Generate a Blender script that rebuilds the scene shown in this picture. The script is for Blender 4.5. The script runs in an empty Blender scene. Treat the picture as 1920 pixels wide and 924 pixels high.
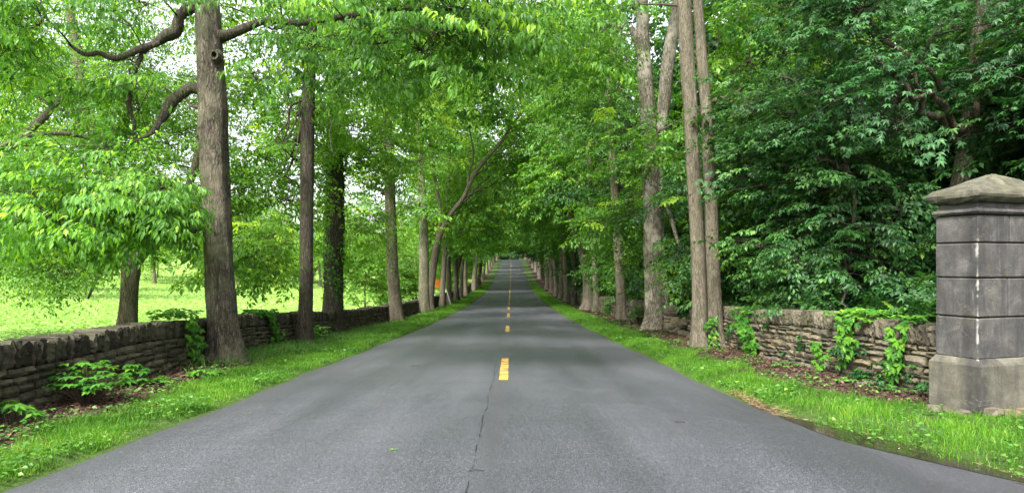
import bpy, math, random
import numpy as np
from mathutils import noise as mnoise, Vector

C = bpy.context.scene.collection
R = math.radians
F = 1280.0            # focal length in pixels of the 1920 wide photograph
EYE = 1.40
HOR = 500.0
rng = np.random.default_rng(7)
random.seed(7)

# ------------------------------------------------------------------ terrain
_ry = np.array([-400, -60, -10, 0, 14.5, 25, 37, 50, 67, 85, 100, 122, 145, 168, 199, 230, 259, 275, 300, 400, 700, 2000.])
_rz = np.array([4, 1.6, .39, 0, -.566, -.985, -1.38, -1.68, -1.95, -2.1, -2.05, -1.7, -.9, .05, 1.85, 3.1, 4.0, 4.25, 4.2, 2.4, 1.0, 1.0])
_gy = np.arange(-400, 2001, 1.0)
_gz = np.interp(_gy, _ry, _rz)
_k = np.exp(-0.5 * (np.arange(-12, 13) / 5.0) ** 2); _k /= _k.sum()
_gs = np.convolve(np.pad(_gz, 12, mode='edge'), _k, mode='valid')

def zroad(y):
    return np.interp(y, _gy, _gs)

def sstep(a, b, v):
    t = np.clip((np.asarray(v, float) - a) / (b - a), 0, 1)
    return t * t * (3 - 2 * t)

def bend(y):
    return -.010 * np.clip(np.asarray(y, float) - 285, 0, 150) ** 2

def edge_l(y):
    y = np.asarray(y, float)
    return -3.65 + 0.03 * np.sin(y * .9) + .02 * np.sin(y * 2.3 + 1) + bend(y)

def edge_r(y):
    y = np.asarray(y, float)
    e = 3.03 + np.minimum(.08 * np.clip(8.5 - y, 0, None) ** 2, 2.3)
    return e + 0.03 * np.sin(y * .8 + 2) + .02 * np.sin(y * 2.1) + bend(y)

def terrain(x, y):
    x = np.asarray(x, float); y = np.asarray(y, float)
    z = zroad(y)
    ul = edge_l(y) - x
    ur = x - edge_r(y)
    dig = (1 - sstep(7.6, 8.8, y)) * sstep(4.2, 5.2, y)
    lip = .035 * sstep(-.02, .12, ul) + .035 * sstep(-.02, .12, ur) - .085 * dig * sstep(-.05, .06, ur) * (1 - sstep(.16, .55, ur)) - .07 * sstep(.02, .25, -np.maximum(ul, ur))
    zl = -.12 * sstep(10, 26, y) * sstep(.8, 2.4, ul) + .05 * sstep(1, 2, ul) + np.minimum(.038 * np.clip(ul - 3.2, 0, None), 5.0)
    zr = .05 * sstep(1, 2.2, ur) + np.minimum(.02 * np.clip(ur - 4, 0, None), 1.2)
    # roll in the far land so the skyline is not ruled
    far = np.clip(np.abs(x) - 60, 0, None)
    roll = .004 * far * np.sin(y * .02 + x * .011)
    zr = zr - .11 * (1 - sstep(9.6, 12, y)) * sstep(.9, 1.9, ur)
    return z + lip + np.where(ul > 0, zl, 0) + np.where(ur > 0, zr, 0) + np.clip(roll, -2, 2)

def W(px, py, d):
    """world point of a spot of the photograph at distance d"""
    return np.array([(px - 960) * d / F, d, EYE - (py - HOR) * d / F])

def on_ground(px, d):
    x = (px - 960) * d / F
    return np.array([x, d, float(terrain(x, d))])

# ------------------------------------------------------------------ mesh helper
class MB:
    def __init__(s):
        s.v = []; s.f = []; s.m = []; s.r = []; s.sm = []; s.n = 0
    def add(s, v, f, mat=0, rnd=0.5, smooth=True):
        v = np.asarray(v, np.float32).reshape(-1, 3); f = np.asarray(f, np.int32).reshape(-1, 4)
        s.v.append(v); s.f.append(f + s.n); s.n += len(v)
        s.m.append(np.full(len(f), mat, np.int32)); s.sm.append(np.full(len(f), smooth, bool))
        s.r.append(np.broadcast_to(np.asarray(rnd, np.float32), (len(v),)))
    def build(s, name, mats, parent=None, loc=None):
        me = bpy.data.meshes.new(name)
        v = np.concatenate(s.v); f = np.concatenate(s.f); m = np.concatenate(s.m); r = np.concatenate(s.r); sm = np.concatenate(s.sm)
        me.vertices.add(len(v)); me.vertices.foreach_set('co', v.ravel())
        # quads whose last two corners coincide become triangles
        tri = f[:, 3] == f[:, 2]
        cnt = np.where(tri, 3, 4)
        starts = np.concatenate([[0], np.cumsum(cnt)[:-1]]).astype(np.int32)
        keep = np.ones(f.shape, bool); keep[tri, 3] = False
        loops = f[keep]
        me.loops.add(len(loops)); me.loops.foreach_set('vertex_index', loops.astype(np.int32))
        me.polygons.add(len(f)); me.polygons.foreach_set('loop_start', starts)
        me.polygons.foreach_set('material_index', m)
        me.polygons.foreach_set('use_smooth', sm)
        a = me.attributes.new('rnd', 'FLOAT', 'POINT'); a.data.foreach_set('value', np.ascontiguousarray(r, np.float32))
        for mm in (mats if isinstance(mats, (list, tuple)) else [mats]): me.materials.append(mm)
        me.update(calc_edges=True)
        o = bpy.data.objects.new(name, me); C.objects.link(o)
        if parent is not None: o.parent = parent
        if loc is not None: o.location = loc
        return o

def tag(o, label=None, cat=None, group=None, kind=None):
    if label: o['label'] = label
    if cat: o['category'] = cat
    if group: o['group'] = group
    if kind: o['kind'] = kind
    return o

def thing(name, label, cat, loc, group=None, rz=0):
    o = bpy.data.objects.new(name, None); C.objects.link(o)
    o.empty_display_size = .3
    o.location = [float(a) for a in loc]; o.rotation_euler = (0, 0, rz)
    return tag(o, label, cat, group)

def norm(v):
    v = np.asarray(v, float)
    return v / (np.linalg.norm(v, axis=-1, keepdims=True) + 1e-9)

def smooth_path(pts, n):
    """Catmull-Rom through pts, n samples; pts may carry a radius in a 4th column"""
    p = np.asarray(pts, float)
    if len(p) == 2:
        t = np.linspace(0, 1, n)[:, None]; return p[0] * (1 - t) + p[1] * t
    P = np.vstack([2 * p[0] - p[1], p, 2 * p[-1] - p[-2]])
    seg = np.concatenate([[0], np.cumsum(np.linalg.norm(np.diff(p[:, :3], axis=0), axis=1))])
    out = []
    for s in np.linspace(0, seg[-1], n):
        i = min(max(np.searchsorted(seg, s) - 1, 0), len(p) - 2)
        t = (s - seg[i]) / (seg[i + 1] - seg[i] + 1e-9)
        a, b, c, d = P[i], P[i + 1], P[i + 2], P[i + 3]
        out.append(.5 * (2 * b + (c - a) * t + (2 * a - 5 * b + 4 * c - d) * t ** 2 + (3 * b - a - 3 * c + d) * t ** 3))
    return np.array(out)

def tube(mb, pts, rad, sides=8, mat=0, rough=0.0, flare=0.0, seed=0.0, rnd=.5, lobes=5):
    pts = np.asarray(pts, float); n = len(pts)
    rad = np.broadcast_to(np.asarray(rad, float), (n,)).copy()
    t = norm(np.gradient(pts, axis=0))
    ref = np.array([1., 0, 0]) if abs(t[0][0]) < .8 else np.array([0, 1., 0])
    u = np.zeros_like(t); w = np.zeros_like(t)
    prev = ref
    for i in range(n):
        a = prev - t[i] * np.dot(prev, t[i]); a /= np.linalg.norm(a) + 1e-9
        u[i] = a; w[i] = np.cross(t[i], a); prev = a
    ang = np.linspace(0, 2 * np.pi, sides, endpoint=False)
    ca, sa = np.cos(ang), np.sin(ang)
    rr = rad[:, None] * np.ones(sides)[None]
    if flare:
        h = np.cumsum(np.concatenate([[0], np.linalg.norm(np.diff(pts, axis=0), axis=1)]))
        k = np.exp(-h / (flare * .55))[:, None]
        lob = (.55 + .45 * np.cos(ang * lobes + seed * 3) + .25 * np.cos(ang * 3 + seed))[None]
        rr = rr * (1 + k * .75 * lob)
    if rough:
        for i in range(n):
            for j in range(sides):
                q = Vector((ca[j] * 2.6 + seed, sa[j] * 2.6, pts[i][2] * .9))
                q2 = Vector((ca[j] * 8 + seed, sa[j] * 8, pts[i][2] * 1.6))
                q3 = Vector((ca[j] * .9 + seed, sa[j] * .9, pts[i][2] * .8))
                rr[i, j] *= 1 + rough * (mnoise.noise(q) * .9 + mnoise.noise(q2) * .9 + mnoise.noise(q3) * 1.2)
    v = pts[:, None] + rr[..., None] * (ca[None, :, None] * u[:, None] + sa[None, :, None] * w[:, None])
    i = np.arange(n - 1)[:, None] * sides; j = np.arange(sides)[None]; j2 = (j + 1) % sides
    f = np.stack([i + j, i + j2, i + sides + j2, i + sides + j], -1).reshape(-1, 4)
    mb.add(v.reshape(-1, 3), f, mat, rnd)

def twigs(mb, A, B, r0, r1, mat=0, sag=.12):
    """many thin three-sided twigs at once, A -> B"""
    n = len(A)
    if n == 0: return
    t = np.linspace(0, 1, 4)[None, :, None]
    L = np.linalg.norm(B - A, axis=1)[:, None, None]
    mid = (A + B) / 2 + rng.normal(0, .12, A.shape) * L[:, :, 0]
    mid[:, 2] += sag * L[:, 0, 0]
    P = A[:, None] * (1 - t) ** 2 + 2 * mid[:, None] * t * (1 - t) + B[:, None] * t ** 2
    d = norm(B - A); ref = np.where(np.abs(d[:, 2:3]) > .8, [[1., 0, 0]], [[0, 0, 1.]])
    u = norm(np.cross(d, ref)); w = np.cross(d, u)
    a = np.array([0, 2.094, 4.189])
    off = np.cos(a)[None, None, :, None] * u[:, None, None] + np.sin(a)[None, None, :, None] * w[:, None, None]
    rad = (np.asarray(r0) * (1 - t[..., 0]) + np.asarray(r1) * t[..., 0])
    v = P[:, :, None] + off * rad[..., None, None]
    base = (np.arange(n) * 12)[:, None, None]; i = (np.arange(3) * 3)[None, :, None]; j = np.arange(3)[None, None]; j2 = (j + 1) % 3
    f = np.stack([base + i + j, base + i + j2, base + i + 3 + j2, base + i + 3 + j], -1).reshape(-1, 4)
    mb.add(v.reshape(-1, 3), f, mat, .5)

# leaf outline: base, right, tip, left, midrib point (x along, y across, z up)
LEAF = {
    'straw': np.array([[0, 0, 0], [.5, -.05, .02], [1, 0, 0], [.5, .05, .02], [.5, 0, .01]]),
    'ovate': np.array([[0, 0, 0], [.42, -.27, .05], [1, 0, -.10], [.42, .27, .05], [.45, 0, -.02]]),
    'lance': np.array([[0, 0, 0], [.40, -.19, .05], [1, 0, -.16], [.40, .19, .05], [.45, 0, -.01]]),
    'broad': np.array([[0, 0, 0], [.40, -.36, .06], [1, 0, -.12], [.40, .36, .06], [.45, 0, -.03]]),
}
def leaves(mb, pos, d, up, size, rnd, mat=0, shape='ovate'):
    n = len(pos)
    if n == 0: return
    x = norm(d); y = norm(np.cross(up, x)); z = np.cross(x, y)
    T = LEAF[shape]
    v = pos[:, None] + size[:, None, None] * (T[None, :, 0:1] * x[:, None] + T[None, :, 1:2] * y[:, None] + T[None, :, 2:3] * z[:, None])
    b = (np.arange(n) * 5)[:, None]
    f = np.stack([b + [[0, 1, 2, 4]], b + [[0, 4, 2, 3]]], 1).reshape(-1, 4)
    mb.add(v.reshape(-1, 3), f, mat, np.repeat(rnd, 5), smooth=False)

def spray_pinnate(seed, step=.13, leaf=.115, hang=.35):
    g = np.random.default_rng(seed); P = []; D = []; U = []; S = []
    def along(p0, p1, droop, n):
        for k in range(n):
            t = (k + .6) / n
            p = p0 * (1 - t) + p1 * t + np.array([0, 0, -droop * t * t])
            dirv = norm(p1 - p0)
            for sgn in (-1, 1):
                side = np.array([-dirv[1], dirv[0], 0]) * sgn
                dd = norm(dirv * .75 + side * .75 + np.array([0, 0, -hang - g.uniform(-.15, .45)]) + g.normal(0, .22, 3))
                P.append(p + g.normal(0, .012, 3)); D.append(dd); U.append(norm(np.array([0, 0, 1.]) + g.normal(0, .35, 3))); S.append(leaf * g.uniform(.45, 1.25))
        P.append(p1 + np.array([0, 0, -droop])); D.append(norm(p1 - p0 + np.array([0, 0, -hang]))); U.append(np.array([0, 0, 1.])); S.append(leaf * 1.1)
    along(np.zeros(3), np.array([1., 0, 0]), .22, max(3, int(.9 / step)))
    k = 0
    for t in np.arange(.08, .95, step):
        sgn = 1 if k % 2 else -1; k += 1
        L = .55 * (1 - .55 * t) * g.uniform(.7, 1.2)
        a = R(g.uniform(40, 70)) * sgn
        p0 = np.array([t, 0, -.22 * t * t]); p1 = p0 + L * np.array([math.cos(a), math.sin(a), g.uniform(-.25, .15)])
        along(p0, p1, .12 * L, max(2, int(L / (step * .85))))
    return [np.array(q) for q in (P, D, U, S)]

def spray_palmate(seed, nodes=17, leaf=.125):
    g = np.random.default_rng(seed); P = []; D = []; U = []; S = []
    for k in range(nodes):
        t = g.uniform(.15, 1); p = np.array([t, g.uniform(-.42, .42) * (1.15 - t * .6), -.2 * t * t + g.normal(0, .05)])
        a0 = math.atan2(p[1], .35) + g.normal(0, .35)
        tilt = norm(np.array([g.normal(.18, .22), g.normal(0, .22), 1]))
        s = leaf * g.uniform(.75, 1.15)
        for q, a in enumerate((-1.75, -.85, 0, .85, 1.75)):
            a += a0 + g.normal(0, .08)
            h = np.array([math.cos(a), math.sin(a), 0]); h = h - tilt * np.dot(h, tilt)
            dd = norm(norm(h) + np.array([0, 0, -.28 + g.normal(0, .1)]))
            P.append(p); D.append(dd); U.append(tilt); S.append(s * (1, .9, .72)[abs(q - 2)])
    return [np.array(q) for q in (P, D, U, S)]

SPRAYS = {
    'hackberry': ([spray_pinnate(s, .13, .125, .45) for s in (1, 2, 3, 4)], 'ovate'),
    'fine': ([spray_pinnate(s, .12, .085, .3) for s in (11, 12, 13)], 'ovate'),
    'hang': ([spray_pinnate(s, .13, .135, .95) for s in (21, 22, 23)], 'lance'),
    'palm': ([spray_palmate(s) for s in (31, 32, 33, 34)], 'lance'),
    'coarse': ([spray_pinnate(s, .21, .20, .3) for s in (41, 42, 43)], 'broad'),
    'far': ([spray_pinnate(s, .30, .30, .3) for s in (51, 52, 53)], 'broad'),
}

def put_sprays(mb, pos, out, kind, length, mat=0, tint=None, g=rng, young=.02):
    sets, shape = SPRAYS[kind]
    n = len(pos)
    which = g.integers(0, len(sets), n)
    x = norm(out); up = np.tile([0, 0, 1.], (n, 1)) + g.normal(0, .28, (n, 3))
    y = norm(np.cross(up, x)); z = np.cross(x, y)
    sc = length * g.uniform(.75, 1.25, n)
    cl = g.normal(0, .12, n) if tint is None else tint
    for k, (P, D, U, S) in enumerate(sets):
        i = np.where(which == k)[0]
        if not len(i): continue
        M = np.stack([x[i], y[i], z[i]], 1)          # rows = local axes
        pp = pos[i][:, None] + sc[i][:, None, None] * np.einsum('lk,nkj->nlj', P, M)
        dd = np.einsum('lk,nkj->nlj', D, M); uu = np.einsum('lk,nkj->nlj', U, M)
        ss = np.broadcast_to(S, (len(i), len(S))) * g.uniform(.85, 1.15, (len(i), 1))
        rn = .48 + cl[i][:, None] * 1.35 + g.normal(0, .17, (len(i), len(S)))
        rn = np.where((g.random(len(i)) < young)[:, None], 1.0, np.clip(rn, 0, .93))
        leaves(mb, pp.reshape(-1, 3), dd.reshape(-1, 3), uu.reshape(-1, 3), ss.ravel(), rn.ravel(), mat, shape)

# ------------------------------------------------------------------ materials
def new_mat(name):
    m = bpy.data.materials.new(name); m.use_nodes = True
    nt = m.node_tree; nt.nodes.clear()
    out = nt.nodes.new('ShaderNodeOutputMaterial')
    return m, nt, out

class N:
    def __init__(s, nt): s.nt = nt
    def __call__(s, t, ins=None, **kw):
        n = s.nt.nodes.new('ShaderNode' + t)
        for k, v in kw.items(): setattr(n, k, v)
        for k, v in (ins or {}).items():
            if isinstance(v, bpy.types.NodeSocket): s.nt.links.new(v, n.inputs[k])
            else: n.inputs[k].default_value = v
        return n
    def ramp(s, fac, stops, interp='LINEAR'):
        n = s.nt.nodes.new('ShaderNodeValToRGB'); e = n.color_ramp.elements
        n.color_ramp.interpolation = interp
        while len(e) < len(stops): e.new(.5)
        for q, (p, c) in zip(e, stops):
            q.position = p; q.color = (*c, 1) if len(c) == 3 else c
        s.nt.links.new(fac, n.inputs[0]); return n.outputs[0]
    def mix(s, fac, a, b, mode='MIX'):
        n = s.nt.nodes.new('ShaderNodeMix'); n.data_type = 'RGBA'; n.blend_type = mode
        for k, v in ((0, fac), (6, a), (7, b)):
            if isinstance(v, bpy.types.NodeSocket): s.nt.links.new(v, n.inputs[k])
            else: n.inputs[k].default_value = v if not isinstance(v, tuple) else (*v, 1)[:4]
        return n.outputs[2]
    def math(s, op, a, b=0.0, clamp=False):
        n = s.nt.nodes.new('ShaderNodeMath'); n.operation = op; n.use_clamp = clamp
        for k, v in ((0, a), (1, b)):
            if isinstance(v, bpy.types.NodeSocket): s.nt.links.new(v, n.inputs[k])
            else: n.inputs[k].default_value = v
        return n.outputs[0]
    def noise(s, vec, scale, detail=4, rough=.55, dist=0.0):
        n = s('TexNoise', {'Scale': scale, 'Detail': detail, 'Roughness': rough, 'Distortion': dist})
        s.nt.links.new(vec, n.inputs['Vector']); return n.outputs[0]
    def mapped(s, vec, scale):
        n = s('Mapping', {'Scale': scale}); s.nt.links.new(vec, n.inputs[0]); return n.outputs[0]

def leaf_mat(name, dark, mid, light, young, trans=(.16, .30, .03), tmix=.36, rough=.42):
    m, nt, out = new_mat(name); n = N(nt)
    a = n('Attribute', attribute_name='rnd')
    info = n('ObjectInfo')
    f = n.math('ADD', a.outputs['Fac'], n.math('MULTIPLY', n.math('SUBTRACT', info.outputs['Random'], .5), .14))
    col = n.ramp(f, [(.15, dark), (.5, mid), (.85, light), (.97, young)])
    p = n('BsdfPrincipled', {'Base Color': col, 'Roughness': rough, 'Specular IOR Level': .32})
    tcol = n.mix(1.0, col, (trans[0] / max(mid[0], .01), trans[1] / mid[1], trans[2] / max(mid[2], .01)), 'MULTIPLY')
    t = n('BsdfTranslucent', {'Color': tcol})
    mx = n('MixShader', {0: tmix}); nt.links.new(p.outputs[0], mx.inputs[1]); nt.links.new(t.outputs[0], mx.inputs[2])
    nt.links.new(mx.outputs[0], out.inputs[0]); return m

def bark_mat(name, dark, light, moss=.4, scale=1.0, pale=None, crack=.6):
    m, nt, out = new_mat(name); n = N(nt)
    co = n('TexCoord').outputs['Object']
    st = n.mapped(co, (scale, scale, scale * .2))
    warp = n.noise(st, 9, 6, .65, .6)
    big = n.noise(co, 1.6, 4, .6)
    fine = n.noise(n.mapped(co, (scale, scale, scale * .5)), 60, 4, .7)
    v = n('TexVoronoi', {'Scale': 16.0, 'Randomness': 1.0}, feature='DISTANCE_TO_EDGE')
    wob = n('VectorMath', operation='ADD'); nt.links.new(st, wob.inputs[0])
    nz = n('TexNoise', {'Scale': 7.0, 'Detail': 4.0}); nt.links.new(st, nz.inputs['Vector'])
    sc = n('VectorMath', {1: (.12, .12, .12)}, operation='MULTIPLY'); nt.links.new(nz.outputs[1], sc.inputs[0]); nt.links.new(sc.outputs[0], wob.inputs[1])
    nt.links.new(wob.outputs[0], v.inputs['Vector'])
    crackm = n.ramp(v.outputs[0], [(0, (0, 0, 0)), (.12, (1, 1, 1))])
    rid = n.math('MULTIPLY', n.math('ABSOLUTE', n.math('SUBTRACT', n.noise(n.mapped(co, (scale, scale, scale * .16)), 26, 5, .6, 1.2), .5)), 3.2)
    flake = n.noise(n.mapped(co, (scale, scale, scale * .4)), 30, 5, .75, .8)
    hgt = n.math('ADD', n.math('ADD', n.math('MULTIPLY', crackm, crack * .35), n.math('MULTIPLY', rid, crack)), n.math('ADD', n.math('MULTIPLY', warp, .55), n.math('ADD', n.math('MULTIPLY', flake, .45), n.math('MULTIPLY', fine, .25))))
    base = n.ramp(n.math('MULTIPLY', hgt, .55), [(.36, tuple(c * .30 for c in dark)), (.50, dark), (.66, light)])
    if pale is not None:
        base = n.mix(n.ramp(big, [(.5, (0, 0, 0)), (.62, (1, 1, 1))]), base, n.mix(n.math('MULTIPLY', warp, .8), pale, base))
    mo = n.math('MULTIPLY', n.ramp(n.noise(co, 2.3, 6, .7), [(.45, (0, 0, 0)), (.62, (1, 1, 1))]), moss)
    col = n.mix(mo, base, n.mix(fine, (.035, .05, .018), (.09, .11, .045)))
    bmp = n('Bump', {'Strength': 1.0, 'Distance': .05}); nt.links.new(hgt, bmp.inputs['Height'])
    p = n('BsdfPrincipled', {'Base Color': col, 'Roughness': .9, 'Specular IOR Level': .25}); nt.links.new(bmp.outputs[0], p.inputs['Normal'])
    nt.links.new(p.outputs[0], out.inputs[0]); return m

def stone_mat(name, dark, light, moss=(.06, .07, .025), mossamt=.5, warm=None, scale=1.0):
    m, nt, out = new_mat(name); n = N(nt)
    co = n('TexCoord').outputs['Object']
    a = n('Attribute', attribute_name='rnd').outputs['Fac']
    n1 = n.noise(co, 5 * scale, 8, .7, .3); n2 = n.noise(co, 38 * scale, 6, .75); n3 = n.noise(n.mapped(co, (1, 1, .35)), 2.6 * scale, 6, .65)
    f = n.math('ADD', n.math('MULTIPLY', n1, .55), n.math('ADD', n.math('MULTIPLY', n2, .3), n.math('MULTIPLY', a, .35)))
    col = n.ramp(f, [(.32, tuple(c * .5 for c in dark)), (.52, dark), (.8, light)])
    if warm: col = n.mix(n.ramp(a, [(.6, (0, 0, 0)), (.95, (.7, .7, .7))]), col, n.mix(n1, warm, tuple(c * .5 for c in warm)))
    mo = n.math('MULTIPLY', n.ramp(n3, [(.47, (0, 0, 0)), (.64, (1, 1, 1))]), mossamt)
    col = n.mix(mo, col, n.mix(n2, tuple(c * .5 for c in moss), tuple(min(1, c * 1.5) for c in moss)))
    pit = n.ramp(n.noise(co, 70 * scale, 3, .7), [(.30, (.45, .45, .45)), (.42, (1, 1, 1))])
    col = n.mix(.8, col, pit, 'MULTIPLY')
    bmp = n('Bump', {'Strength': 1.0, 'Distance': .035}); nt.links.new(n.math('ADD', n1, n.math('MULTIPLY', n2, .7)), bmp.inputs['Height'])
    p = n('BsdfPrincipled', {'Base Color': col, 'Roughness': .92, 'Specular IOR Level': .25}); nt.links.new(bmp.outputs[0], p.inputs['Normal'])
    nt.links.new(p.outputs[0], out.inputs[0]); return m

def plain(name, col, rough=.7, spec=.3, var=.0):
    m, nt, out = new_mat(name); n = N(nt)
    co = n('TexCoord').outputs['Object']
    c = n.mix(n.math('MULTIPLY', n.noise(co, 12, 6, .7), 1.0), tuple(x * (1 - var) for x in col), tuple(min(1, x * (1 + var)) for x in col))
    p = n('BsdfPrincipled', {'Base Color': c, 'Roughness': rough, 'Specular IOR Level': spec})
    nt.links.new(p.outputs[0], out.inputs[0]); return m

M = {}
M['leaf_mid'] = leaf_mat('hackberry leaf', (.026, .084, .009), (.056, .158, .016), (.110, .245, .026), (.23, .38, .035), trans=(.17, .42, .022), tmix=.42, rough=.46)
M['leaf_light'] = leaf_mat('sunny leaf', (.042, .112, .011), (.085, .200, .018), (.150, .290, .030), (.27, .40, .04), trans=(.24, .50, .028), tmix=.46, rough=.46)  # lighter, yellower copy for the left trees; backlight put into the leaf colour
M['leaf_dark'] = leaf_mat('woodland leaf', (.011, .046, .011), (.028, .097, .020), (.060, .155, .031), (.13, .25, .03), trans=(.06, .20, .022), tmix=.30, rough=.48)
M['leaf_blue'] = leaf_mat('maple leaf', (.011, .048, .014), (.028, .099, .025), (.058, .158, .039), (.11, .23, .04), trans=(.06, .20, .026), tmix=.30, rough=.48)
M['creeper'] = leaf_mat('creeper leaf', (.020, .085, .010), (.045, .155, .016), (.11, .25, .022), (.26, .36, .03), trans=(.12, .32, .02), tmix=.35)
M['weed'] = leaf_mat('weed leaf', (.028, .085, .014), (.052, .145, .022), (.10, .22, .04), (.20, .30, .05), trans=(.12, .30, .03), tmix=.3)
M['grass'] = leaf_mat('grass blade', (.036, .105, .008), (.066, .180, .011), (.115, .255, .018), (.22, .29, .05), trans=(.13, .36, .015), tmix=.4, rough=.5)
M['tallgrass'] = leaf_mat('long grass blade', (.030, .090, .014), (.055, .145, .024), (.10, .21, .04), (.22, .28, .08), trans=(.12, .30, .03), tmix=.35, rough=.5)
M['crop'] = leaf_mat('crop leaf', (.085, .195, .026), (.155, .300, .050), (.25, .40, .10), (.38, .48, .20), trans=(.25, .44, .05), tmix=.3, rough=.55)
M['litter'] = leaf_mat('dead leaf', (.020, .010, .007), (.060, .030, .020), (.12, .065, .045), (.22, .14, .09), trans=(.06, .03, .015), tmix=.1, rough=.7)
M['straw'] = leaf_mat('dead grass', (.06, .04, .02), (.17, .12, .06), (.30, .22, .11), (.36, .28, .14), trans=(.10, .07, .03), tmix=.1, rough=.7)
M['bark_grey'] = bark_mat('rugged grey bark', (.075, .062, .047), (.225, .19, .145), .55, 1.0, pale=(.22, .19, .135))
M['bark_flaky'] = bark_mat('flaking pale grey bark', (.11, .095, .07), (.36, .32, .25), .3, 1.0, pale=(.44, .40, .32), crack=.65)
M['bark_dark'] = bark_mat('dark bark', (.055, .043, .034), (.15, .12, .09), .45, 1.1)
M['bark_pale'] = bark_mat('pale smooth bark', (.21, .178, .128), (.43, .37, .275), .22, 1.3, crack=.3)
M['bark_moss'] = bark_mat('mossy bark', (.17, .155, .105), (.36, .33, .235), .6, 1.0)
M['bark_brown'] = bark_mat('brown bark', (.165, .135, .10), (.36, .30, .225), .25, 1.2, crack=.45)
M['twig'] = plain('twig bark', (.060, .045, .034), .9, .2, .4)
M['twig_dark'] = plain('dark twig bark', (.035, .028, .022), .9, .2, .4)
M['stone_left'] = stone_mat('mossy limestone', (.050, .043, .028), (.135, .118, .080), mossamt=.6)
M['stone_right'] = stone_mat('grey limestone', (.085, .073, .052), (.215, .188, .140), mossamt=.5, warm=(.20, .145, .075))
M['coping_left'] = stone_mat('dark mossy coping stone', (.026, .023, .016), (.085, .075, .052), mossamt=.55)
M['coping_right'] = stone_mat('grey coping stone', (.062, .053, .037), (.155, .134, .098), mossamt=.45)
M['wall_core'] = plain('dark core behind the joints', (.018, .014, .010), 1, .1, .3)  # near-black core colour makes gaps between stones and the knot hole dark

# ------------------------------------------------------------------ trees
def bez(a, b, c, n):
    t = np.linspace(0, 1, n)[:, None]
    return a * (1 - t) ** 2 + 2 * b * t * (1 - t) + c * t ** 2

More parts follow.
